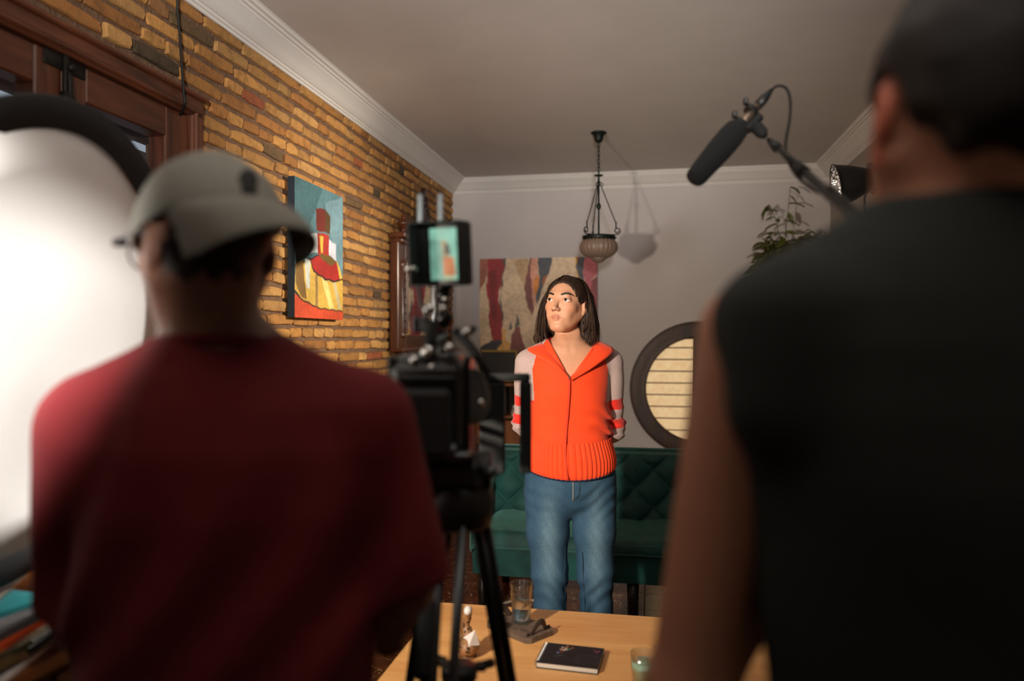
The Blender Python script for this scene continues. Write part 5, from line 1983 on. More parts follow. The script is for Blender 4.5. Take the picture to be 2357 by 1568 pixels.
# washed denim: worn paler down the front of the thighs and on the ridges of the creases
zz = DV[:, 2]
fr_ = smooth01(-DV[:, 1], 0.0, 0.07)
lx = np.minimum(np.abs(DV[:, 0] + 0.08), np.abs(DV[:, 0] - 0.1))
wash = np.exp(-(lx / 0.035) ** 2) * fr_ * np.exp(-((zz - 0.62) / 0.20) ** 2)
wash = wash * (0.92 + 0.08 * np.sin(zz * 90 + DV[:, 0] * 160)) + 0.06 * fold(DV, 60, 3.0)
dc = lin((38, 74, 100)) * (1 - wash[:, None] * 0.75) + lin((104, 136, 150)) * np.clip(wash[:, None] * 0.75, -0.2, 1)
m_den, nt, b = new_mat('denim')
a_ = node(nt, 'ShaderNodeAttribute', attribute_name='Col')
wv = noise_tex(nt, coords(nt, (1, 1, 0.08)), 520, 2, 0.6)
f_ = ramp(nt, wv, [(0.3, (0.72, 0.74, 0.78, 1)), (0.7, (1.2, 1.2, 1.18, 1))])
mx = node(nt, 'ShaderNodeMix', data_type='RGBA', blend_type='MULTIPLY')
mx.inputs[0].default_value = 1.0
nt.links.new(a_.outputs['Color'], mx.inputs[6])
nt.links.new(f_, mx.inputs[7])
nt.links.new(mx.outputs[2], b.inputs['Base Color'])
b.inputs['Roughness'].default_value = 0.85
add_bump(nt, b, wv, 0.2, 0.001)
jn = link('jeans', mesh_np('jeans', DV, DQ, True, np.clip(dc, 0.005, 1)), m_den, woman)


def jean_front(x, z):
    ys = np.linspace(-0.17, 0.0, 120).astype(np.float32)
    P = np.stack([np.full(120, x), ys, np.full(120, z)], 1).astype(np.float32)
    k = np.argmax(jeans(P) < 0)
    return np.array((x, ys[k] - 0.001, z))


m_seam = mat('denim_seam', (28, 52, 72), 0.9)
m_stitch = mat('pale_stitch', (156, 150, 132), 0.9)
fl_ = [jean_front(0.006, z) for z in np.linspace(0.885, 0.80, 7)]
MB().tube(np.array(fl_), 0.0018, 6).build('fly_seam', m_stitch, jn, True)
f2 = [jean_front(x, z) for x, z in ((0.032, 0.885), (0.031, 0.86), (0.029, 0.835), (0.020, 0.818), (0.008, 0.812))]
MB().tube(catmull(f2, 5), 0.0022, 6).build('fly_flap_seam', m_seam, jn, True)
for s in (-1, 1):
    xs_ = {-1: [(-0.020, 0.62), (-0.022, 0.50), (-0.018, 0.42), (-0.016, 0.34), (-0.014, 0.2)], 1: [(0.046, 0.60), (0.048, 0.50), (0.056, 0.42), (0.060, 0.34), (0.062, 0.2)]}[s]
    MB().tube(np.array([jean_front(x, z) for x, z in xs_]), 0.0014, 6).build('inner_seam', m_seam, jn, True)
    shp = MB()
    L = LEG[s][-1]
    shp.ball((L[0], -0.055, 0.048), (0.045, 0.125, 0.042), 18, 10)
    shp.box((L[0], -0.05, 0.012), (0.082, 0.24, 0.022), bev=0.01)
    shp.build('shoe', mat('shoe_black', (28, 26, 26), 0.5), woman, True)

# ---- hair
HB = (WH + np.array([0.0, 0.0, 0.0]))
HR = rotz(math.radians(-24))


def hair_base(P):
    Q = (P - WH) @ WR
    G = (P - WH) @ HR
    d = s_ell(Q, (0, 0.018, 0.030), (0.081, 0.101, 0.084))
    d = smin(d, s_ell(G, (0.006, 0.040, -0.050), (0.088, 0.072, 0.125)), 0.03)
    for s in (-1, 1):
        yy = -0.002 if s < 0 else 0.036
        d = smin(d, s_chain(G, [(s * 0.070, yy + 0.02, 0.02), (s * 0.083, yy + 0.008, -0.06), (s * 0.092 + (0.0 if s > 0 else -0.02), yy, -0.13), (s * 0.084 + (-0.016 if s < 0 else 0.0), yy - 0.01, -0.172)], [0.018, 0.020, 0.019, 0.010], 0.02), 0.03)
    # face and neck opening
    d = smax(d, -s_ell(Q, (0.004, -0.095, -0.022), (0.070, 0.098, 0.104)), 0.010)
    d = smax(d, -s_ell(Q, (0.080, -0.006, -0.030), (0.028, 0.021, 0.036)), 0.010)
    d = smax(d, -s_cap(P, (-0.01, -0.04, 1.30), (-0.015, -0.045, 1.48), 0.062, 0.058), 0.012)
    d = smax(d, (1.385 + 0.006 * np.sin(P[:, 0] * 90)) - P[:, 2], 0.012)
    u = np.arctan2(G[:, 0], G[:, 1] + 0.02)
    d = d + 0.0022 * np.sin(u * 46 + 3 * np.sin(P[:, 2] * 22)) * smooth01(0.11 - G[:, 2], 0.0, 0.08)
    return d


BV, BQ = nets(hair_base, ax((-0.18, 0.16, 0.0034)), ax((-0.15, 0.15, 0.0034)), ax((1.36, 1.69, 0.0036)))
BV = relax(BV, BQ, 1, 0.4)
m_hair, nt, b = new_mat('brown_hair')
n1 = noise_tex(nt, coords(nt, (1, 1, 0.12)), 160, 3, 0.6)
nt.links.new(ramp(nt, n1, [(0.3, (20, 13, 10)), (0.75, (62, 42, 30))]), b.inputs['Base Color'])
b.inputs['Roughness'].default_value = 0.55
b.inputs['Specular IOR Level'].default_value = 0.22
add_bump(nt, b, n1, 0.4, 0.002)
hair = link('hair', mesh_np('hair', BV, BQ, True), m_hair, woman)
r5 = np.random.default_rng(33)
sm_ = MB()
sl_ = MB()


def scalp(th, ph, g=1.0):
    """point on the hair cap in head coordinates: th from the top (0) down, ph around (0 = right side, pi/2 = back)"""
    return np.array([0.0, 0.018, 0.030]) + g * np.array([0.082 * math.sin(th) * math.cos(ph), 0.102 * math.sin(th) * math.sin(ph), 0.085 * math.cos(th)])


for k in range(2300):
    s = -1 if r5.random() < 0.5 else 1
    f = r5.random() ** 0.8                       # 0 front .. 1 back
    phs = (-0.55 if s < 0 else -0.30) + f * 2.0
    ph_ = phs if s > 0 else PI - phs
    y0 = -0.066 + f * 0.14
    g = 1.015 + r5.uniform(0, 0.03)
    zr_ = 0.030 + 0.085 * math.sqrt(max(0.02, 1 - ((y0 - 0.018) / 0.102) ** 2)) * g
    pts = [head_pt((s * 0.004 - 0.010, y0, zr_))]
    for th in (0.5, 0.95, 1.35):
        pts.append(head_pt(scalp(th, ph_ + 0.12 * (th - 0.8), g)))
    last = pts[-1]
    gq = HR @ np.array([math.cos(ph_), math.sin(ph_), 0])
    wide = r5.uniform(0.004, 0.022) * (1.4 if s < 0 else 1.0)
    zend = 1.385 + r5.normal() * 0.010 + 0.01 * f
    p2 = last + gq * wide + np.array([0, 0, -0.06])
    p3 = last + gq * (wide * 1.5 - 0.001) + np.array([0, 0, (zend - last[2]) * 0.78])
    p4 = last + gq * (wide * (0.9 if r5.random() < 0.7 else 1.6) - 0.012) + np.array([0.0, 0.0, zend - last[2]])
    sway = np.array([0.004 * r5.normal(), 0.004 * r5.normal(), 0])
    pth = catmull(pts + [p2, p3 + sway, p4 + 2 * sway], 4)
    # keep strands out of the face
    Qp = (pth - WH) @ WR
    bad = (np.abs(Qp[:, 0]) < 0.060) & (Qp[:, 1] < -0.045) & (Qp[:, 2] < 0.06)
    bad |= (Qp[:, 0] > 0.05) & (Qp[:, 1] < 0.012) & (Qp[:, 2] < 0.012) & (Qp[:, 2] > -0.055)
    if bad.sum() > 1:
        continue
    m_ = len(pth)
    rad = r5.uniform(0.0005, 0.0011) * np.clip(np.minimum(np.arange(m_) / 4 + 0.4, (m_ - np.arange(m_)) / 6 + 0.15), 0, 1)
    (sm_ if r5.random() < 0.62 else sl_).tube(pth, rad, 4, cap=False)
for k in range(14):                             # stray fine hairs
    th, ph_ = r5.uniform(0.0, 1.2), r5.uniform(0, 2 * PI)
    p = head_pt(scalp(th, ph_, 1.02))
    d_ = r5.normal(size=3) * 0.007 + np.array([0, 0, 0.004])
    sm_.tube(bez(p, p + d_ * 0.6, p + d_ + [0.004, 0, 0.002], p + d_ * 1.3 + [0.012, 0.0, -0.004], 6), 0.0004, 3, cap=False)
m_hair2 = mat('brown_hair_light', (84, 58, 40), 0.5, var=0.3, vscale=30, spec=0.3)
for k_, m_k in ((sm_, m_hair), (sl_, m_hair2)):
    o = k_.build('strands', m_k, hair, True)
    o['kind'] = 'stuff'

# ---------------------------------------------------------------- man in the red shirt
MD = 1.0
MPOS = CAMP + FWD * MD + RGT * ((545 - 1178.5) / FPX * MD)
MH = np.array([-0.040, 0.0, 1.545])
MF = math.atan2(-0.70, 0.715)                    # facing left and away: local -y -> (-0.70, 0.715)
MR = rotz(PI - math.radians(-49)) @ rotx(math.radians(4))


def mhead(q):
    return np.asarray(q, float) @ MR.T + MH


MARM = {-1: [(-0.205, 0.0, 1.300), (-0.222, 0.035, 1.06), (-0.12, 0.22, 1.00)], 1: [(0.175, 0.0, 1.310), (0.218, 0.03, 1.075), (0.17, 0.20, 0.93)]}
TZ_ = [0.80, 0.90, 1.0, 1.10, 1.20, 1.28, 1.335, 1.37, 1.40, 1.43]
TW_ = [0.178, 0.182, 0.186, 0.190, 0.198, 0.200, 0.180, 0.135, 0.090, 0.06]
TD_ = [0.125, 0.128, 0.130, 0.132, 0.132, 0.122, 0.105, 0.09, 0.07, 0.055]
TC_ = [-0.012] * 6 + [-0.015, -0.02, -0.02, -0.02]


def man_body(P, arms=MARM, H=MH, R=MR, shift=0.0):
    d = prof_sdf(P, TZ_, np.array(TW_) - 0.012, np.array(TD_) - 0.012, np.array(TC_) + shift)
    d = smax(d, P[:, 2] - 1.42, 0.03)
    d = smax(d, 0.86 - P[:, 2], 0.03)
    nb_ = np.array([-0.018 + shift, 0.015, 1.35])
    d = smin(d, s_cap(P, nb_, H + np.array([0, 0.0, -0.05]), 0.064, 0.058), 0.05)
    for s in (-1, 1):
        d = smin(d, s_cap(P, (nb_[0] + s * 0.05, 0.01, 1.39), (arms[s][0][0] * 0.9, 0, 1.32), 0.035, 0.045), 0.04)
        d = smin(d, s_chain(P, arms[s], [0.052, 0.042, 0.028], 0.02), 0.03)
        x = shift + s * 0.095
        d = smin(d, s_chain(P, [(x, 0, 0.84), (x, -0.01, 0.5), (x, 0.01, 0.09)], [0.085, 0.058, 0.042], 0.03), 0.03)
        d = smin(d, s_ell(P, (x, 0.06, 0.05), (0.045, 0.12, 0.036)), 0.03)
    Q = (P - H) @ R
    near = (Q ** 2).sum(1) < 0.19 ** 2
    h = np.full(len(P), 1.0, np.float32)
    if near.any():
        h[near] = head_sdf(Q[near] / 1.06, True) * 1.06
    return smin(d, h, 0.025)


V1, Q1 = nets(man_body, ax((-0.32, -0.17, 0.014), (-0.17, 0.10, 0.005), (0.10, 0.32, 0.014)), ax((-0.18, -0.14, 0.014), (-0.14, 0.14, 0.005), (0.14, 0.28, 0.014)), ax((0.0, 1.36, 0.014), (1.36, 1.69, 0.005)))
hA = hand_at(MARM[-1][2], (0.75, 0.5, 0.1), (0, 0, -1), 1)
hB = hand_at(MARM[1][2], (-0.3, 0.9, -0.1), (0, 0, -1), -1)
Qm = (V1 - MH) @ MR
cm = np.tile(lin((132, 92, 74)), (len(V1), 1))
stub = (Qm[:, 1] > 0.0) & (Qm[:, 2] > -0.05 + 0.006 * np.sin(Qm[:, 0] * 220)) & (Qm[:, 2] < 0.2) & (np.abs(Qm[:, 0]) < 0.072)
cm[stub] = lin((34, 26, 22))
Va, Qa = join([(V1, Q1), hA, hB])
ca = np.concatenate([cm, np.tile(lin((132, 92, 74)), (len(hA[0]) * 2, 1))])
man1 = link('person', mesh_np('person', Va, Qa, True, ca), m_skin)
man1.location = (MPOS[0], MPOS[1], 0)
man1.rotation_euler = (0, 0, YAW)
tag(man1, 'man in dark red shirt and grey cap seen from behind on the left', 'person')


def shirt_red(P):
    d = prof_sdf(P, TZ_, np.array(TW_) + 0.006, np.array(TD_) + 0.010, TC_)
    d = smax(d, P[:, 2] - 1.418, 0.02)
    for s in (-1, 1):
        d = smin(d, s_cap(P, (-0.018 + s * 0.05, 0.01, 1.382), (MARM[s][0][0] * 0.92, 0, 1.316), 0.046, 0.058), 0.045)
        A = MARM[s]
        e = s_cap(P, A[0], np.array(A[1]) + np.array([s * 0.006, 0, -0.02]), 0.060, 0.074 if s > 0 else 0.064)
        ua = (np.array(A[1]) - np.array(A[0]))
        L = np.linalg.norm(ua)
        t = (P - np.array(A[0])) @ (ua / L)
        cut = 0.235 if s > 0 else 0.255
        e = smax(e, t - cut, 0.006)
        d = smin(d, e, 0.03)
    d = d + 0.005 * np.sin((P[:, 0] * 0.8 - P[:, 2] * 0.35) * 62 + 2.2 * np.sin(P[:, 2] * 9)) * smooth01(-P[:, 1], 0.0, 0.06) + 0.004 * fold(P, 15, 0.7)
    d = smax(d, 0.86 - P[:, 2], 0.01)
    d = smax(d, -s_cap(P, (-0.020, 0.012, 1.366), (-0.034, 0.008, 1.60), 0.070, 0.084), 0.008)
    return d


V, Q = nets(shirt_red, ax((-0.33, 0.33, 0.007)), ax((-0.19, 0.20, 0.007)), ax((0.83, 1.49, 0.007)))
V = relax(V, Q, 1)
tee = link('t_shirt', mesh_np('t_shirt', V, Q, True), mat('red_cotton', (104, 15, 21), 0.9, var=0.08, vscale=14, bump=0.15, bscale=300, bdist=0.001), man1)
a = np.linspace(0, 2 * PI, 41)
ncp = np.stack([-0.024 + 0.077 * np.cos(a), 0.011 + 0.077 * np.sin(a), 1.412 - 0.006 * np.sin(a)], 1)
MB().tube(ncp, 0.008, 8, cap=False).build('collar', MATS['red_cotton'], tee, True)


def trousers(P, shift=0.0):
    d = s_ell(P, (shift - 0.01, 0, 0.88), (0.185, 0.125, 0.14))
    for s in (-1, 1):
        x = shift + s * 0.095
        d = smin(d, s_chain(P, [(x, 0, 0.84), (x, -0.01, 0.5), (x, 0.01, 0.08)], [0.096, 0.076, 0.07], 0.03), 0.03)
    d = smax(d, P[:, 2] - 0.97, 0.005)
    return smax(d, 0.05 - P[:, 2], 0.005) + 0.004 * fold(P, 18, 1.0)


m_trs = mat('dark_trousers', (24, 25, 28), 0.85, var=0.1)
V, Q = nets(trousers, ax((-0.28, 0.28, 0.012)), ax((-0.18, 0.18, 0.012)), ax((0.03, 1.0, 0.012)))
TRS = mesh_np('trousers', relax(V, Q, 1), Q, True)
link('trousers', TRS, m_trs, man1)
m_shoe = mat('shoe_black', (28, 26, 26), 0.5)


def shoes(parent, shift=0.0):
    for s in (-1, 1):
        x = shift + s * 0.095
        MB().ball((x, 0.055, 0.05), (0.052, 0.145, 0.045), 16, 10).box((x, 0.05, 0.012), (0.095, 0.28, 0.024), bev=0.01).build('shoe', m_shoe, parent, True)


shoes(man1)

# cap worn back to front
m_cap = mat('cap_cotton', (134, 131, 121), 0.9, var=0.12, vscale=16, bump=0.25, bscale=260, bdist=0.001)


def crown(P):
    Qc = (P - MH) @ MR
    o = s_ell(Qc, (0, 0.012, 0.012), (0.094, 0.112, 0.110))
    i = s_ell(Qc, (0, 0.012, 0.010), (0.088, 0.106, 0.104))
    d = smax(o + 0.002 * fold(P, 40, 0.3), -i, 0.002)
    cutz = 0.010 + 0.22 * Qc[:, 1]
    d = smax(d, cutz - Qc[:, 2], 0.003)
    op = s_ell(Qc, (0, -0.10, 0.028), (0.042, 0.05, 0.030))
    return smax(d, -op, 0.003)


V, Q = nets(crown, ax((-0.18, 0.10, 0.0036)), ax((-0.15, 0.15, 0.0036)), ax((1.50, 1.70, 0.0036)))
cap_o = link('cap', mesh_np('cap', relax(V, Q, 1), Q, True), m_cap, man1)
MB().ball(mhead((0, 0.012, 0.123)), (0.009, 0.009, 0.005), 12, 8).build('top_button', m_cap, cap_o, True)
nu, nv = 41, 12
G = np.zeros((nu, nv, 3))
for i in range(nu):
    u = -1 + 2 * i / (nu - 1)
    an = u * 1.12
    for j in range(nv):
        t = j / (nv - 1)
        x = 0.092 * math.sin(an) * (1 - 0.10 * t)
        ly = 0.012 + 0.106 * math.cos(an) + t * 0.092 * math.sqrt(max(0.0, 1 - (0.97 * u) ** 4))
        zz = 0.010 + 0.22 * (0.012 + 0.106 * math.cos(an)) + 0.006 - t * 0.050 - 0.012 * (u ** 2) * t + 0.012 * math.sin(PI * t)
        G[i, j] = (x, ly, zz)
bm_ = MB()
G2 = G + np.array([0, 0, -0.0045])
loop = np.concatenate([G, G2[:, ::-1]], 1)
loop = np.concatenate([loop, loop[:, :1]], 1)
bm_.grid(loop[::-1] @ MR.T + MH)
bm_.build('brim', m_cap, cap_o, True)
sw = MB()                                         # dark embroidered patch on the crown
for (u, v, r) in ((0.05, 0.06, 0.012), (0.064, 0.05, 0.014), (0.072, 0.036, 0.012), (0.040, 0.066, 0.008)):
    q = np.array([-0.02 + u * 0.3, 0.10, v + 0.01])
    n = (q - np.array([0, 0.012, 0.012])) / np.array([0.094, 0.112, 0.110])
    n /= np.linalg.norm(n)
    c0 = np.array([0, 0.012, 0.012]) + n * np.array([0.0945, 0.1125, 0.1105])
    sw.ball(mhead(c0), (r, 0.003, r * 0.8), 12, 6, rot=MR)
sw.build('crown_emblem', mat('cap_thread', (44, 44, 42), 0.8), cap_o, True)

# spectacles
gl_ = MB()
for s in (-1, 1):
    a = np.linspace(0, 2 * PI, 25)
    gl_.tube(np.array([mhead((s * 0.037 + 0.027 * math.cos(t), -0.106 + 0.010 * abs(math.cos(t)) * (1 if math.cos(t) * s > 0 else 0), -0.002 + 0.022 * math.sin(t))) for t in a]), 0.0016, 6, cap=False)
    gl_.tube(np.array([mhead(p) for p in ((s * 0.064, -0.097, 0.010), (s * 0.082, -0.085, 0.012), (s * 0.088, -0.03, 0.012), (s * 0.084, 0.012, 0.008), (s * 0.080, 0.034, -0.012))]), 0.0024, 6)
    gl_.box(mhead((s * 0.077, -0.092, 0.011)), (0.016, 0.014, 0.011), rot=MR, bev=0.002)
gl_.tube(np.array([mhead(p) for p in ((-0.011, -0.108, 0.004), (0, -0.112, 0.007), (0.011, -0.108, 0.004))]), 0.0016, 6)
go = gl_.build('glasses', mat('glasses_frame', (44, 40, 40), 0.3, 0.3), man1, True)
for s in (-1, 1):
    a = np.linspace(0, 2 * PI, 24, endpoint=False)
    V = np.array([mhead((s * 0.037 + 0.0265 * math.cos(t), -0.1055 + 0.010 * abs(math.cos(t)) * (1 if math.cos(t) * s > 0 else 0), -0.002 + 0.0215 * math.sin(t))) for t in a])
    MB().add(V, [tuple(range(24))]).build('lens', m_pane, go)

# ---------------------------------------------------------------- man in black on the right
BD = 0.68
BPOS = CAMP + FWD * BD + RGT * ((2230 - 1178.5) / FPX * BD)
BH = np.array([0.004, 0.0, 1.618])
BR = roty(math.radians(10)) @ rotz(PI - math.radians(10)) @ rotx(math.radians(8))
BARM = {-1: [(-0.186, 0.045, 1.425), (-0.240, 0.075, 1.06), (0.02, 0.19, 1.40)], 1: [(0.19, 0.03, 1.44), (0.26, 0.09, 1.22), (0.16, 0.24, 1.43)]}
KZ = [0.90, 1.0, 1.10, 1.20, 1.30, 1.36, 1.415, 1.455, 1.49, 1.525, 1.565]
KW = [0.165, 0.166, 0.172, 0.182, 0.196, 0.205, 0.205, 0.195, 0.150, 0.098, 0.07]
KD = [0.115, 0.115, 0.118, 0.122, 0.128, 0.125, 0.115, 0.10, 0.085, 0.07, 0.055]


def body_black(P):
    d = prof_sdf(P, KZ, np.array(KW) - 0.014, np.array(KD) - 0.012)
    d = smax(d, P[:, 2] - 1.53, 0.03)
    d = smax(d, 0.92 - P[:, 2], 0.03)
    d = smin(d, s_cap(P, (0.0, 0.01, 1.47), BH + np.array([0, 0, -0.05]), 0.066, 0.060), 0.05)
    for s in (-1, 1):
        d = smin(d, s_chain(P, BARM[s], [0.050, 0.040, 0.027], 0.02), 0.03)
        x = s * 0.095
        d = smin(d, s_chain(P, [(x, 0, 0.92), (x, -0.01, 0.52), (x, 0.01, 0.09)], [0.085, 0.058, 0.042], 0.03), 0.03)
        d = smin(d, s_ell(P, (x, 0.06, 0.05), (0.045, 0.12, 0.036)), 0.03)
    Q = (P - BH) @ BR
    near = (Q ** 2).sum(1) < 0.2 ** 2
    h = np.full(len(P), 1.0, np.float32)
    if near.any():
        h[near] = head_sdf(Q[near] / 1.08, True) * 1.08
    return smin(d, h, 0.025)


V1, Q1 = nets(body_black, ax((-0.34, -0.13, 0.012), (-0.13, 0.14, 0.005), (0.14, 0.36, 0.014)), ax((-0.18, -0.14, 0.014), (-0.14, 0.15, 0.005), (0.15, 0.36, 0.014)), ax((0.0, 1.45, 0.013), (1.45, 1.79, 0.005)))
hA = hand_at(BARM[-1][2], (0.5, 0.3, 0.3), (0.2, 0, 1), -1)
hB = hand_at(BARM[1][2], (-0.35, 0.5, 0.5), (-0.7, 0, 0.5), 1)
Qm = (V1 - BH) @ BR
SK2 = lin((212, 150, 120))
cb = np.tile(SK2, (len(V1), 1))
ear = (np.abs(Qm[:, 0]) > 0.077) & (np.abs(Qm[:, 1] - 0.01) < 0.05) & (np.abs(Qm[:, 2]) < 0.06)
cb[ear] = lin((206, 112, 84))
Va, Qa = join([(V1, Q1), hA, hB])
man2 = link('person', mesh_np('person', Va, Qa, True, np.concatenate([cb, np.tile(SK2, (len(hA[0]) * 2, 1))])), m_skin)
man2.location = (BPOS[0], BPOS[1], 0)
man2.rotation_euler = (0, 0, YAW)
tag(man2, 'dark-haired man in black shirt seen close from behind on the right, holding the boom', 'person')


def hair_black(P):
    Qc = (P - BH) @ BR
    d = s_ell(Qc, (0, 0.020, 0.040), (0.093, 0.114, 0.098))
    d = smin(d, s_ell(Qc, (0, 0.066, -0.020), (0.064, 0.048, 0.052)), 0.03)
    d = d + 0.0035 * fold(P, 70, 0.2) + 0.003 * fold(P, 33, 1.1)
    d = smax(d, -s_ell(Qc, (0, -0.11, -0.03), (0.085, 0.09, 0.105)), 0.01)
    for s in (-1, 1):
        d = smax(d, -s_ell(Qc, (s * 0.088, 0.014, -0.016), (0.030, 0.030, 0.046)), 0.012)
        d = smax(d, -s_ell(Qc, (s * 0.070, 0.055, -0.062), (0.034, 0.05, 0.036)), 0.012)
    return smax(d, -0.052 - 0.25 * np.abs(Qc[:, 0]) - Qc[:, 2], 0.01)


V, Q = nets(hair_black, ax((-0.14, 0.16, 0.005)), ax((-0.16, 0.16, 0.005)), ax((1.50, 1.80, 0.005)))
link('hair', mesh_np('hair', relax(V, Q, 1), Q, True), mat('black_hair', (32, 25, 22), 0.6, var=0.4, vscale=60, bump=0.5, bscale=220, bdist=0.003), man2)


def shirt_black(P):
    d = prof_sdf(P, KZ, np.array(KW) + 0.008, np.array(KD) + 0.012)
    d = smax(d, P[:, 2] - 1.545, 0.02)
    for s in (-1, 1):
        d = smin(d, s_cap(P, (s * 0.07, 0.0, 1.500), (s * 0.182, 0.005, 1.440), 0.040, 0.048), 0.03)
        d = smin(d, s_cap(P, (s * 0.172, -0.035, 1.44), (s * 0.178, -0.03, 1.36), 0.045, 0.045), 0.03)
    d = d + 0.004 * fold(P, 16, 0.5)
    d = smax(d, 0.92 - P[:, 2], 0.01)
    d = smax(d, -s_cap(P, (0.0, 0.012, 1.510), (0.0, 0.0, 1.70), 0.070, 0.080), 0.008)
    for s in (-1, 1):                                     # arm holes
        d = smax(d, -s_chain(P, [np.array(BARM[s][0]) + np.array([s * 0.012, 0.03, -0.05]), BARM[s][1]], [0.052, 0.046], 0.01), 0.008)
    return d


V, Q = nets(shirt_black, ax((-0.26, 0.26, 0.007)), ax((-0.18, 0.18, 0.007)), ax((0.90, 1.60, 0.007)))
V = relax(V, Q, 1)
bt = link('shirt', mesh_np('shirt', V, Q, True), mat('black_cotton', (40, 45, 42), 0.92, var=0.1, vscale=12, bump=0.15, bscale=300, bdist=0.001), man2)
a = np.linspace(0, 2 * PI, 41)
MB().tube(np.stack([0.075 * np.cos(a), 0.010 + 0.073 * np.sin(a), 1.534 - 0.006 * np.sin(a)], 1), 0.008, 8, cap=False).build('collar', MATS['black_cotton'], bt, True)
o = link('trousers', TRS, None, man2)
o.location = (0.0, 0, 0.03)
o.scale = (0.95, 1, 1.0)
shoes(man2)
# ------------------------------------------------------------------ film camera on its tripod
RD = 1.35
RPOS = CAMP + FWD * RD + RGT * ((1040 - 1178.5) / FPX * RD)
m_rub = mat('grip_rubber', (26, 27, 27), 0.8, var=0.2)
m_alu = mat('grey_alloy', (92, 96, 98), 0.35, 0.8, var=0.1)
m_lens = mat('lens_glass', (16, 18, 26), 0.06, coat=1.0)


def rz_(px, py):
    """rig coordinates from the photograph at the rig's own distance"""
    return np.array([(px - 1040) / (FPX / RD), 0.0, CAM_H - (py - 778) / (FPX / RD)])


tri = thing('tripod', 'black film tripod carrying the camera beside the oak table', 'tripod', (RPOS[0], RPOS[1], 0), YAW)
apex = np.array([0.012, 0.02, 1.12])
feet = [np.array([0.225, 0.16, 0.0]), np.array([-0.045, -0.27, 0.0]), np.array([-0.20, 0.28, 0.0])]
for k, ft in enumerate(feet):
    d = ft - apex
    side = np.cross(d, (0, 0, 1.0))
    side /= np.linalg.norm(side)
    lg = MB()
    hip = apex + np.array([d[0], d[1], 0]) * 0.14
    mid = hip + (ft - hip) * 0.52
    for s in (-1, 1):
        lg.tube([hip + side * s * 0.020, mid + side * s * 0.017], 0.0095, 10)
    lo = lg.build('upper_leg', m_alu if k == 1 else m_blackm, tri, True)
    MB().tube([mid - d * 0.03, ft + np.array([0, 0, 0.03])], [0.011, 0.009], 10).build('lower_leg', m_blackm, lo, True)
    MB().box(mid, (0.055, 0.04, 0.05), rot=rotz(math.atan2(side[1], side[0])), bev=0.008).build('leg_clamp', m_black, lo)
    MB().box(ft + np.array([0, 0, 0.014]), (0.05, 0.05, 0.026), bev=0.01).build('rubber_foot', m_rub, lo)
sprd = MB()
hub = np.array([0.012, 0.02, 0.80])
sprd.lathe([(0.03, -0.015), (0.034, -0.01), (0.034, 0.01), (0.03, 0.015)], 16, c=hub)
for ft in feet:
    d = ft - apex
    sprd.box(hub + np.array([d[0], d[1], 0]) * 0.18, (0.022, 0.022, 0.014), bev=0.003)
    sprd.tube([hub, apex + d * 0.285], 0.009, 8)
sprd.build('spreader', m_black, tri, True)
MB().lathe([(0.05, -0.05), (0.062, -0.04), (0.066, 0.0), (0.056, 0.03), (0.05, 0.035)], 24, c=apex).build('bowl', m_black, tri, True)
hd = MB().box(apex + np.array([-0.01, 0, 0.055]), (0.11, 0.12, 0.055), bev=0.012)
hd.lathe([(0.034, -0.07), (0.036, -0.065), (0.036, 0.065), (0.034, 0.07)], 20, c=apex + np.array([-0.01, 0, 0.055]), axis=(1, 0, 0))
hd.box(apex + np.array([-0.015, 0, 0.088]), (0.09, 0.16, 0.016), bev=0.003)
hd.build('fluid_head', m_black, tri)
hp = [apex + np.array([-0.05, -0.02, 0.05]), rz_(1006, 1250) + np.array([0, -0.06, 0]), rz_(992, 1345) + np.array([0.006, -0.11, 0])]
MB().tube(catmull(hp, 6), 0.009, 10).build('pan_handle', m_blackm, tri, True)
g0, g1 = rz_(994, 1335) + np.array([0.006, -0.105, 0]), rz_(986, 1498) + np.array([0.010, -0.18, 0.03])
MB().tube(np.array([g0, g0 + (g1 - g0) * 0.05, g0 + (g1 - g0) * 0.5, g0 + (g1 - g0) * 0.95, g1]), [0.010, 0.0145, 0.0155, 0.0150, 0.011], 14).build('handle_grip', m_rub, tri, True)
for (p, r) in ((apex + np.array([0.06, -0.05, 0.06]), 0.012), (apex + np.array([-0.07, -0.05, 0.03]), 0.013)):
    MB().ball(p, r, 12, 8).build('lock_knob', m_alu, tri, True)

vc = thing('video_camera', 'black film camera rig with top monitor on the tripod', 'camera', (RPOS[0], RPOS[1], apex[2] + 0.097), YAW)
VZ = apex[2] + 0.097
O_ = np.array([0, 0, -VZ])


def vb(mb, name, m, parent=vc, smooth=False):
    for i in range(len(mb.v)):
        mb.v[i] = mb.v[i] + O_
    return mb.build(name, m, parent, smooth)


body = vb(MB().box((-0.035, 0.0, 1.300), (0.125, 0.19, 0.155), bev=0.012), 'body', m_black)
vb(MB().box((-0.035, -0.099, 1.330), (0.10, 0.008, 0.05), bev=0.003), 'rear_panel', m_blackm)
vb(MB().box((-0.035, -0.125, 1.280), (0.085, 0.05, 0.11), bev=0.008), 'battery', m_rub)
vb(MB().box((-0.030, 0.0, 1.222), (0.14, 0.24, 0.012), bev=0.003), 'base_plate', m_alu)
for s in (-1, 1):
    vb(MB().tube([(-0.03 + s * 0.04, -0.12, 1.232), (-0.03 + s * 0.04, 0.33, 1.232)], 0.0075, 10), 'rod', m_alu, vc, True)
vb(MB().box((-0.035, 0.01, 1.384), (0.10, 0.16, 0.014), bev=0.003), 'cage_top', m_alu)
for x in (-0.100, 0.032):
    vb(MB().box((x, 0.0, 1.305), (0.010, 0.15, 0.165), bev=0.003), 'cage_side', m_blackm)
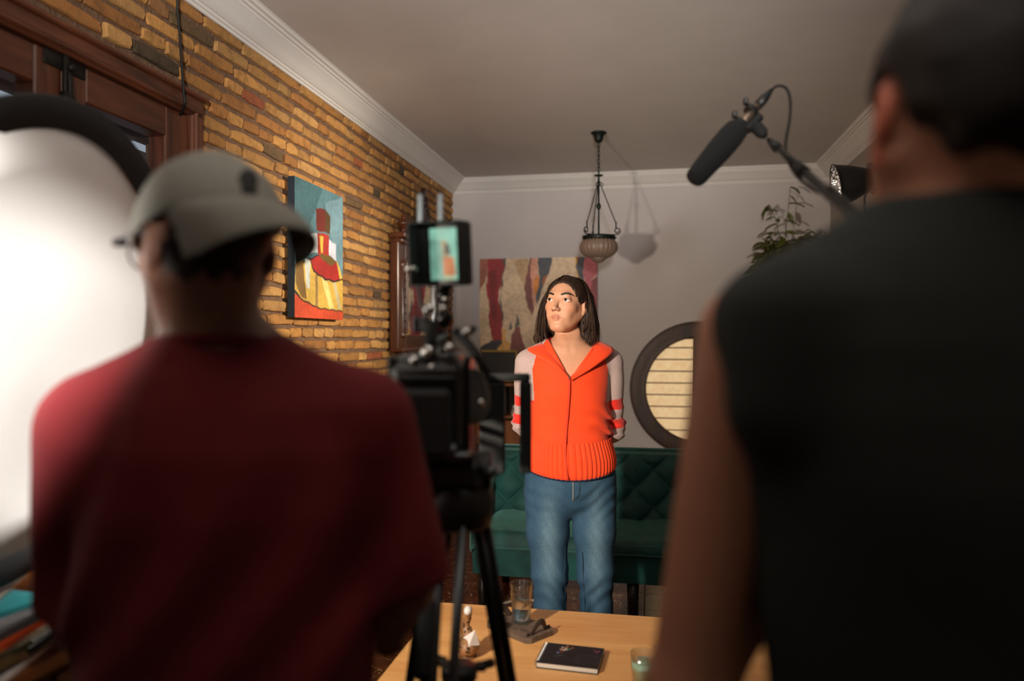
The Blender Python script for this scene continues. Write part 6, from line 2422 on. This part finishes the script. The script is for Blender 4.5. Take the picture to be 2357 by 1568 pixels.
vb(MB().tube(catmull([(-0.03, 0.07, 1.388), (-0.03, 0.07, 1.425), (-0.03, 0.04, 1.440), (-0.03, -0.05, 1.440), (-0.03, -0.075, 1.425), (-0.03, -0.075, 1.388)], 6), 0.011, 12), 'top_handle', m_rub, vc, True)
ln = MB().lathe([(0.036, 0.0), (0.040, 0.004), (0.040, 0.03), (0.046, 0.034), (0.046, 0.07), (0.042, 0.074), (0.042, 0.11), (0.049, 0.115), (0.049, 0.16), (0.044, 0.162), (0.040, 0.15)], 36, c=(-0.015, 0.095, 1.305), axis=(0, 1, 0))
vb(ln, 'lens', m_black, vc, True)
vb(MB().lathe([(0.0, 0.150), (0.020, 0.154), (0.041, 0.150)], 30, c=(-0.015, 0.095, 1.305), axis=(0, 1, 0)), 'lens_glass', m_lens, vc, True)
ff = MB().lathe([(0.045, -0.012), (0.050, -0.010), (0.050, 0.010), (0.045, 0.012), (0.03, 0.014)], 36, c=(0.035, -0.03, 1.315), axis=(1, -0.6, 0.15))
vb(ff, 'follow_focus_wheel', m_alu, vc, True)
vb(MB().tube([(0.03, -0.03, 1.31), (0.02, 0.10, 1.26)], 0.012, 10), 'follow_focus_arm', m_black, vc, True)
# matte box out in front of the lens
mb_o = vb(MB().box((0.030, 0.30, 1.332), (0.24, 0.06, 0.016), bev=0.003), 'matte_box', m_rub)
for (c, s) in (((0.066, 0.30, 1.222), (0.056, 0.06, 0.20)), ((0.140, 0.30, 1.222), (0.026, 0.06, 0.20)), ((-0.09, 0.30, 1.27), (0.03, 0.06, 0.16))):
    vb(MB().box(c, s, bev=0.004), 'side_flag', m_rub, mb_o)
# monitor on its arm
mz = rz_(1020, 585)
mr_ = rotz(-0.30) @ rotx(0.10)


def mon(q):
    return np.asarray(q, float) @ mr_.T + mz


mo = MB().box(mon((0, 0.012, 0)), (0.098, 0.022, 0.116), rot=mr_, bev=0.004)
mon_o = vb(mo, 'monitor', m_black)
hood = MB()
for (c, s) in (((-0.047, -0.022, 0), (0.003, 0.05, 0.114)), ((0.047, -0.022, 0), (0.003, 0.05, 0.114)), ((0, -0.022, 0.056), (0.097, 0.05, 0.003)), ((0, -0.022, -0.056), (0.097, 0.05, 0.003))):
    hood.box(mon(c), s, rot=mr_)
vb(hood, 'sun_hood', m_rub, mon_o)
scr = [((150, 214, 188), [(0, 0), (1, 0), (1, 1), (0, 1)]), ((118, 170, 150), [(0, 0.2), (0.35, 0.25), (0.4, 1), (0, 1)]), ((176, 160, 120), [(0.35, 0.25), (0.52, 0.22), (0.6, 0.6), (0.4, 0.62)]),
       ((86, 74, 66), [(0.46, 0.30), (0.6, 0.30), (0.64, 0.5), (0.46, 0.5)]), ((214, 128, 74), [(0.40, 0.56), (0.74, 0.56), (0.78, 0.92), (0.40, 0.92)]), ((60, 150, 70), [(0.84, 0.62), (1, 0.6), (1, 1), (0.86, 1)]),
       ((190, 206, 160), [(0.42, 0.92), (0.76, 0.92), (0.74, 1), (0.44, 1)])]
so = painted_sheet('screen', 0.062, 0.094, 50, 70, scr, (150, 214, 188), mon_o, emitter('screen_glow', (255, 255, 255), 0.75, True), wob=0.01)
so.matrix_local = Matrix.Translation(Vector(mon((0.006, -0.0008, 0)) + O_)) @ Matrix(mr_.tolist()).to_4x4()
for px in (965, 1012):
    p = rz_(px, 512) + np.array([0, 0.02, 0])
    vb(MB().tube([p, p + np.array([0, 0, 0.012]), p + np.array([-0.001, 0.002, 0.055])], [0.0055, 0.0052, 0.0045], 10), 'antenna', mat('antenna_grey', (130, 140, 144), 0.4), mon_o, True)
arm_ = MB().tube([mon((0, 0.015, -0.058)), rz_(1022, 690), rz_(1022, 735), (-0.02, 0.0, 1.44)], 0.010, 10)
arm_.ball(rz_(1020, 680), 0.014).ball(rz_(1022, 735), 0.016)
vb(arm_, 'monitor_arm', m_blackm, vc, True)
for (px, py, r) in ((1000, 716, 0.010), (1030, 716, 0.007), (1029, 690, 0.006), (996, 808, 0.012), (1043, 800, 0.009), (968, 826, 0.008), (1005, 842, 0.007), (1080, 766, 0.008), (945, 622, 0.006), (955, 622, 0.006), (1112, 918, 0.006)):
    vb(MB().lathe([(r * 0.8, -0.006), (r, -0.004), (r, 0.004), (r * 0.7, 0.007), (0.0, 0.008)], 14, c=rz_(px, py) + np.array([0, -0.085 if py > 700 else -0.02, 0]), axis=(-0.35, -0.9, 0.25)), 'thumb_screw', m_steel, vc, True)
vb(MB().box(rz_(972, 748) + np.array([0, -0.01, 0]), (0.028, 0.04, 0.028), bev=0.004), 'wireless_receiver', m_black)
vb(MB().box(rz_(958, 748) + np.array([0, -0.02, 0]), (0.004, 0.03, 0.026), bev=0.001), 'receiver_plate', m_alu)
vb(MB().tube(catmull([rz_(950, 622) + np.array([0, -0.01, 0]), rz_(962, 660), rz_(972, 710), rz_(990, 745), rz_(1010, 800)], 8), 0.0035, 8), 'video_cable', m_rub, vc, True)
vb(MB().tube(catmull([rz_(1030, 770), rz_(1000, 790), rz_(985, 812), rz_(992, 832)], 8), 0.006, 8), 'tilt_lever', m_alu, vc, True)
vb(MB().tube(catmull([rz_(1045, 760), rz_(1075, 790), rz_(1105, 828), rz_(1128, 862)], 8) + np.array([0, 0.0, 0]), 0.009, 10), 'side_arm', m_black, vc, True)
vb(MB().tube([rz_(1080, 768), rz_(1094, 752)], 0.006, 8), 'lever', m_black, vc, True)
vb(MB().tube(catmull([rz_(1045, 810), rz_(1058, 840), rz_(1040, 870), rz_(1030, 880)], 8) + np.array([0, -0.09, 0]), 0.005, 8), 'audio_cable', m_alu, vc, True)
vb(MB().tube(catmull([rz_(918, 880), rz_(922, 838), rz_(945, 826), rz_(970, 832)], 8) + np.array([0, -0.05, 0]), 0.004, 8), 'strap_ring', m_alu, vc, True)
vb(MB().box(rz_(945, 928) + np.array([0, -0.11, 0]), (0.024, 0.02, 0.014), bev=0.003), 'record_button', mat('record_red', (170, 24, 24), 0.5), vc)

# ------------------------------------------------------------------ boom microphone
P0 = at_d(1772, 325, 1.75)
P1 = at_d(1965, 500, 1.15)


def pole(t):
    return P0 + (P1 - P0) * t


bpz = pole(1.58)
boom = thing('boom_pole', 'black telescopic boom pole held up by the man in black', 'boom pole', bpz)
MB().tube([pole(0.02) - bpz, pole(0.5) - bpz], 0.0075, 12).build('thin_section', m_blackm, boom, True)
MB().tube([pole(0.46) - bpz, pole(1.58) - bpz], [0.0095, 0.0105], 12).build('main_section', m_blackm, boom, True)
MB().tube([pole(0.0) - bpz, pole(0.13) - bpz], [0.0085, 0.0115], 12).build('end_collar', m_black, boom, True)
MB().tube([pole(-0.045) - bpz, pole(0.0) - bpz], 0.0062, 12).build('stud', m_steel, boom, True)
MB().tube([pole(0.43) - bpz, pole(0.52) - bpz], [0.0115, 0.0125], 12).build('lock_collar', m_rub, boom, True)
tip, rear = at_d(1597, 414, 1.70), at_d(1702, 291, 1.78)
mcn = (tip + rear) / 2
u_ = (tip - rear) / np.linalg.norm(tip - rear)
mic = thing('microphone', 'black foam covered shotgun microphone on the boom pole', 'microphone', mcn)
Lf = np.linalg.norm(tip - rear)
m_foam = mat('mic_foam', (16, 17, 17), 0.95, var=0.15, vscale=200, bump=0.5, bscale=500, bdist=0.002)
MB().lathe([(0.0, Lf * 1.0), (0.017, Lf * 0.995), (0.0225, Lf * 0.975), (0.0245, Lf * 0.94), (0.030, Lf * 0.45), (0.0305, Lf * 0.2), (0.028, Lf * 0.07), (0.021, Lf * 0.01), (0.010, 0.0), (0.0, 0.0)][::-1], 28, c=rear - mcn, axis=u_).build('windscreen', m_foam, mic, True)
q0 = rear - u_ * -0.005
end = at_d(1745, 243, 1.80)
ub = (end - rear) / np.linalg.norm(end - rear)
MB().tube([rear - ub * 0.01 - mcn, end - mcn], 0.0105, 16).build('mic_body', mat('mic_champagne', (170, 150, 132), 0.3, 0.9), mic, True)
plug = at_d(1776, 207, 1.81)
MB().tube(np.array([end - mcn, end + (plug - end) * 0.45 - mcn, plug - mcn]), [0.0115, 0.0115, 0.005], 14).build('xlr_plug', m_black, mic, True)
for (px, py, dpt) in ((1702, 285, 1.785), (1728, 255, 1.795)):
    c = at_d(px, py, dpt) - mcn
    cl = MB().lathe([(0.0125, -0.006), (0.0165, -0.006), (0.0165, 0.006), (0.0125, 0.006)], 20, c=c, axis=ub)
    cl.box(c + UPV * 0.022 - RGT * 0.012, (0.012, 0.02, 0.016), bev=0.003)
    cl.build('clip_ring', m_black, mic)
cA, cB = at_d(1718, 300, 1.785) - mcn, at_d(1748, 268, 1.80) - mcn
MB().tube([cA, cB], 0.012, 6).build('mount_bar', m_black, mic)
sA, sB = (cA + cB) / 2, at_d(1760, 313, 1.76) - mcn
MB().tube([sA, sA + (sB - sA) * 0.35, sA + (sB - sA) * 0.75, sB], [0.007, 0.016, 0.015, 0.009], 14).build('swivel', m_rub, mic, True)
cpts = [plug, at_d(1790, 198, 1.80), at_d(1808, 202, 1.79), at_d(1818, 225, 1.78), at_d(1818, 270, 1.76), at_d(1808, 330, 1.70), at_d(1812, 362, 1.62), at_d(1830, 400, 1.55), at_d(1862, 430, 1.45), at_d(1892, 445, 1.36), pole(0.80) + UPV * 0.016, pole(0.95) + UPV * 0.0145, pole(1.08) + UPV * 0.014]
bc = MB().tube(catmull(cpts, 8), 0.0036, 8).build('microphone_cable', mat('black_rubber', (16, 16, 16), 0.5), None, True)
tag(bc, 'black cable looping from the microphone down the boom pole', 'cable')
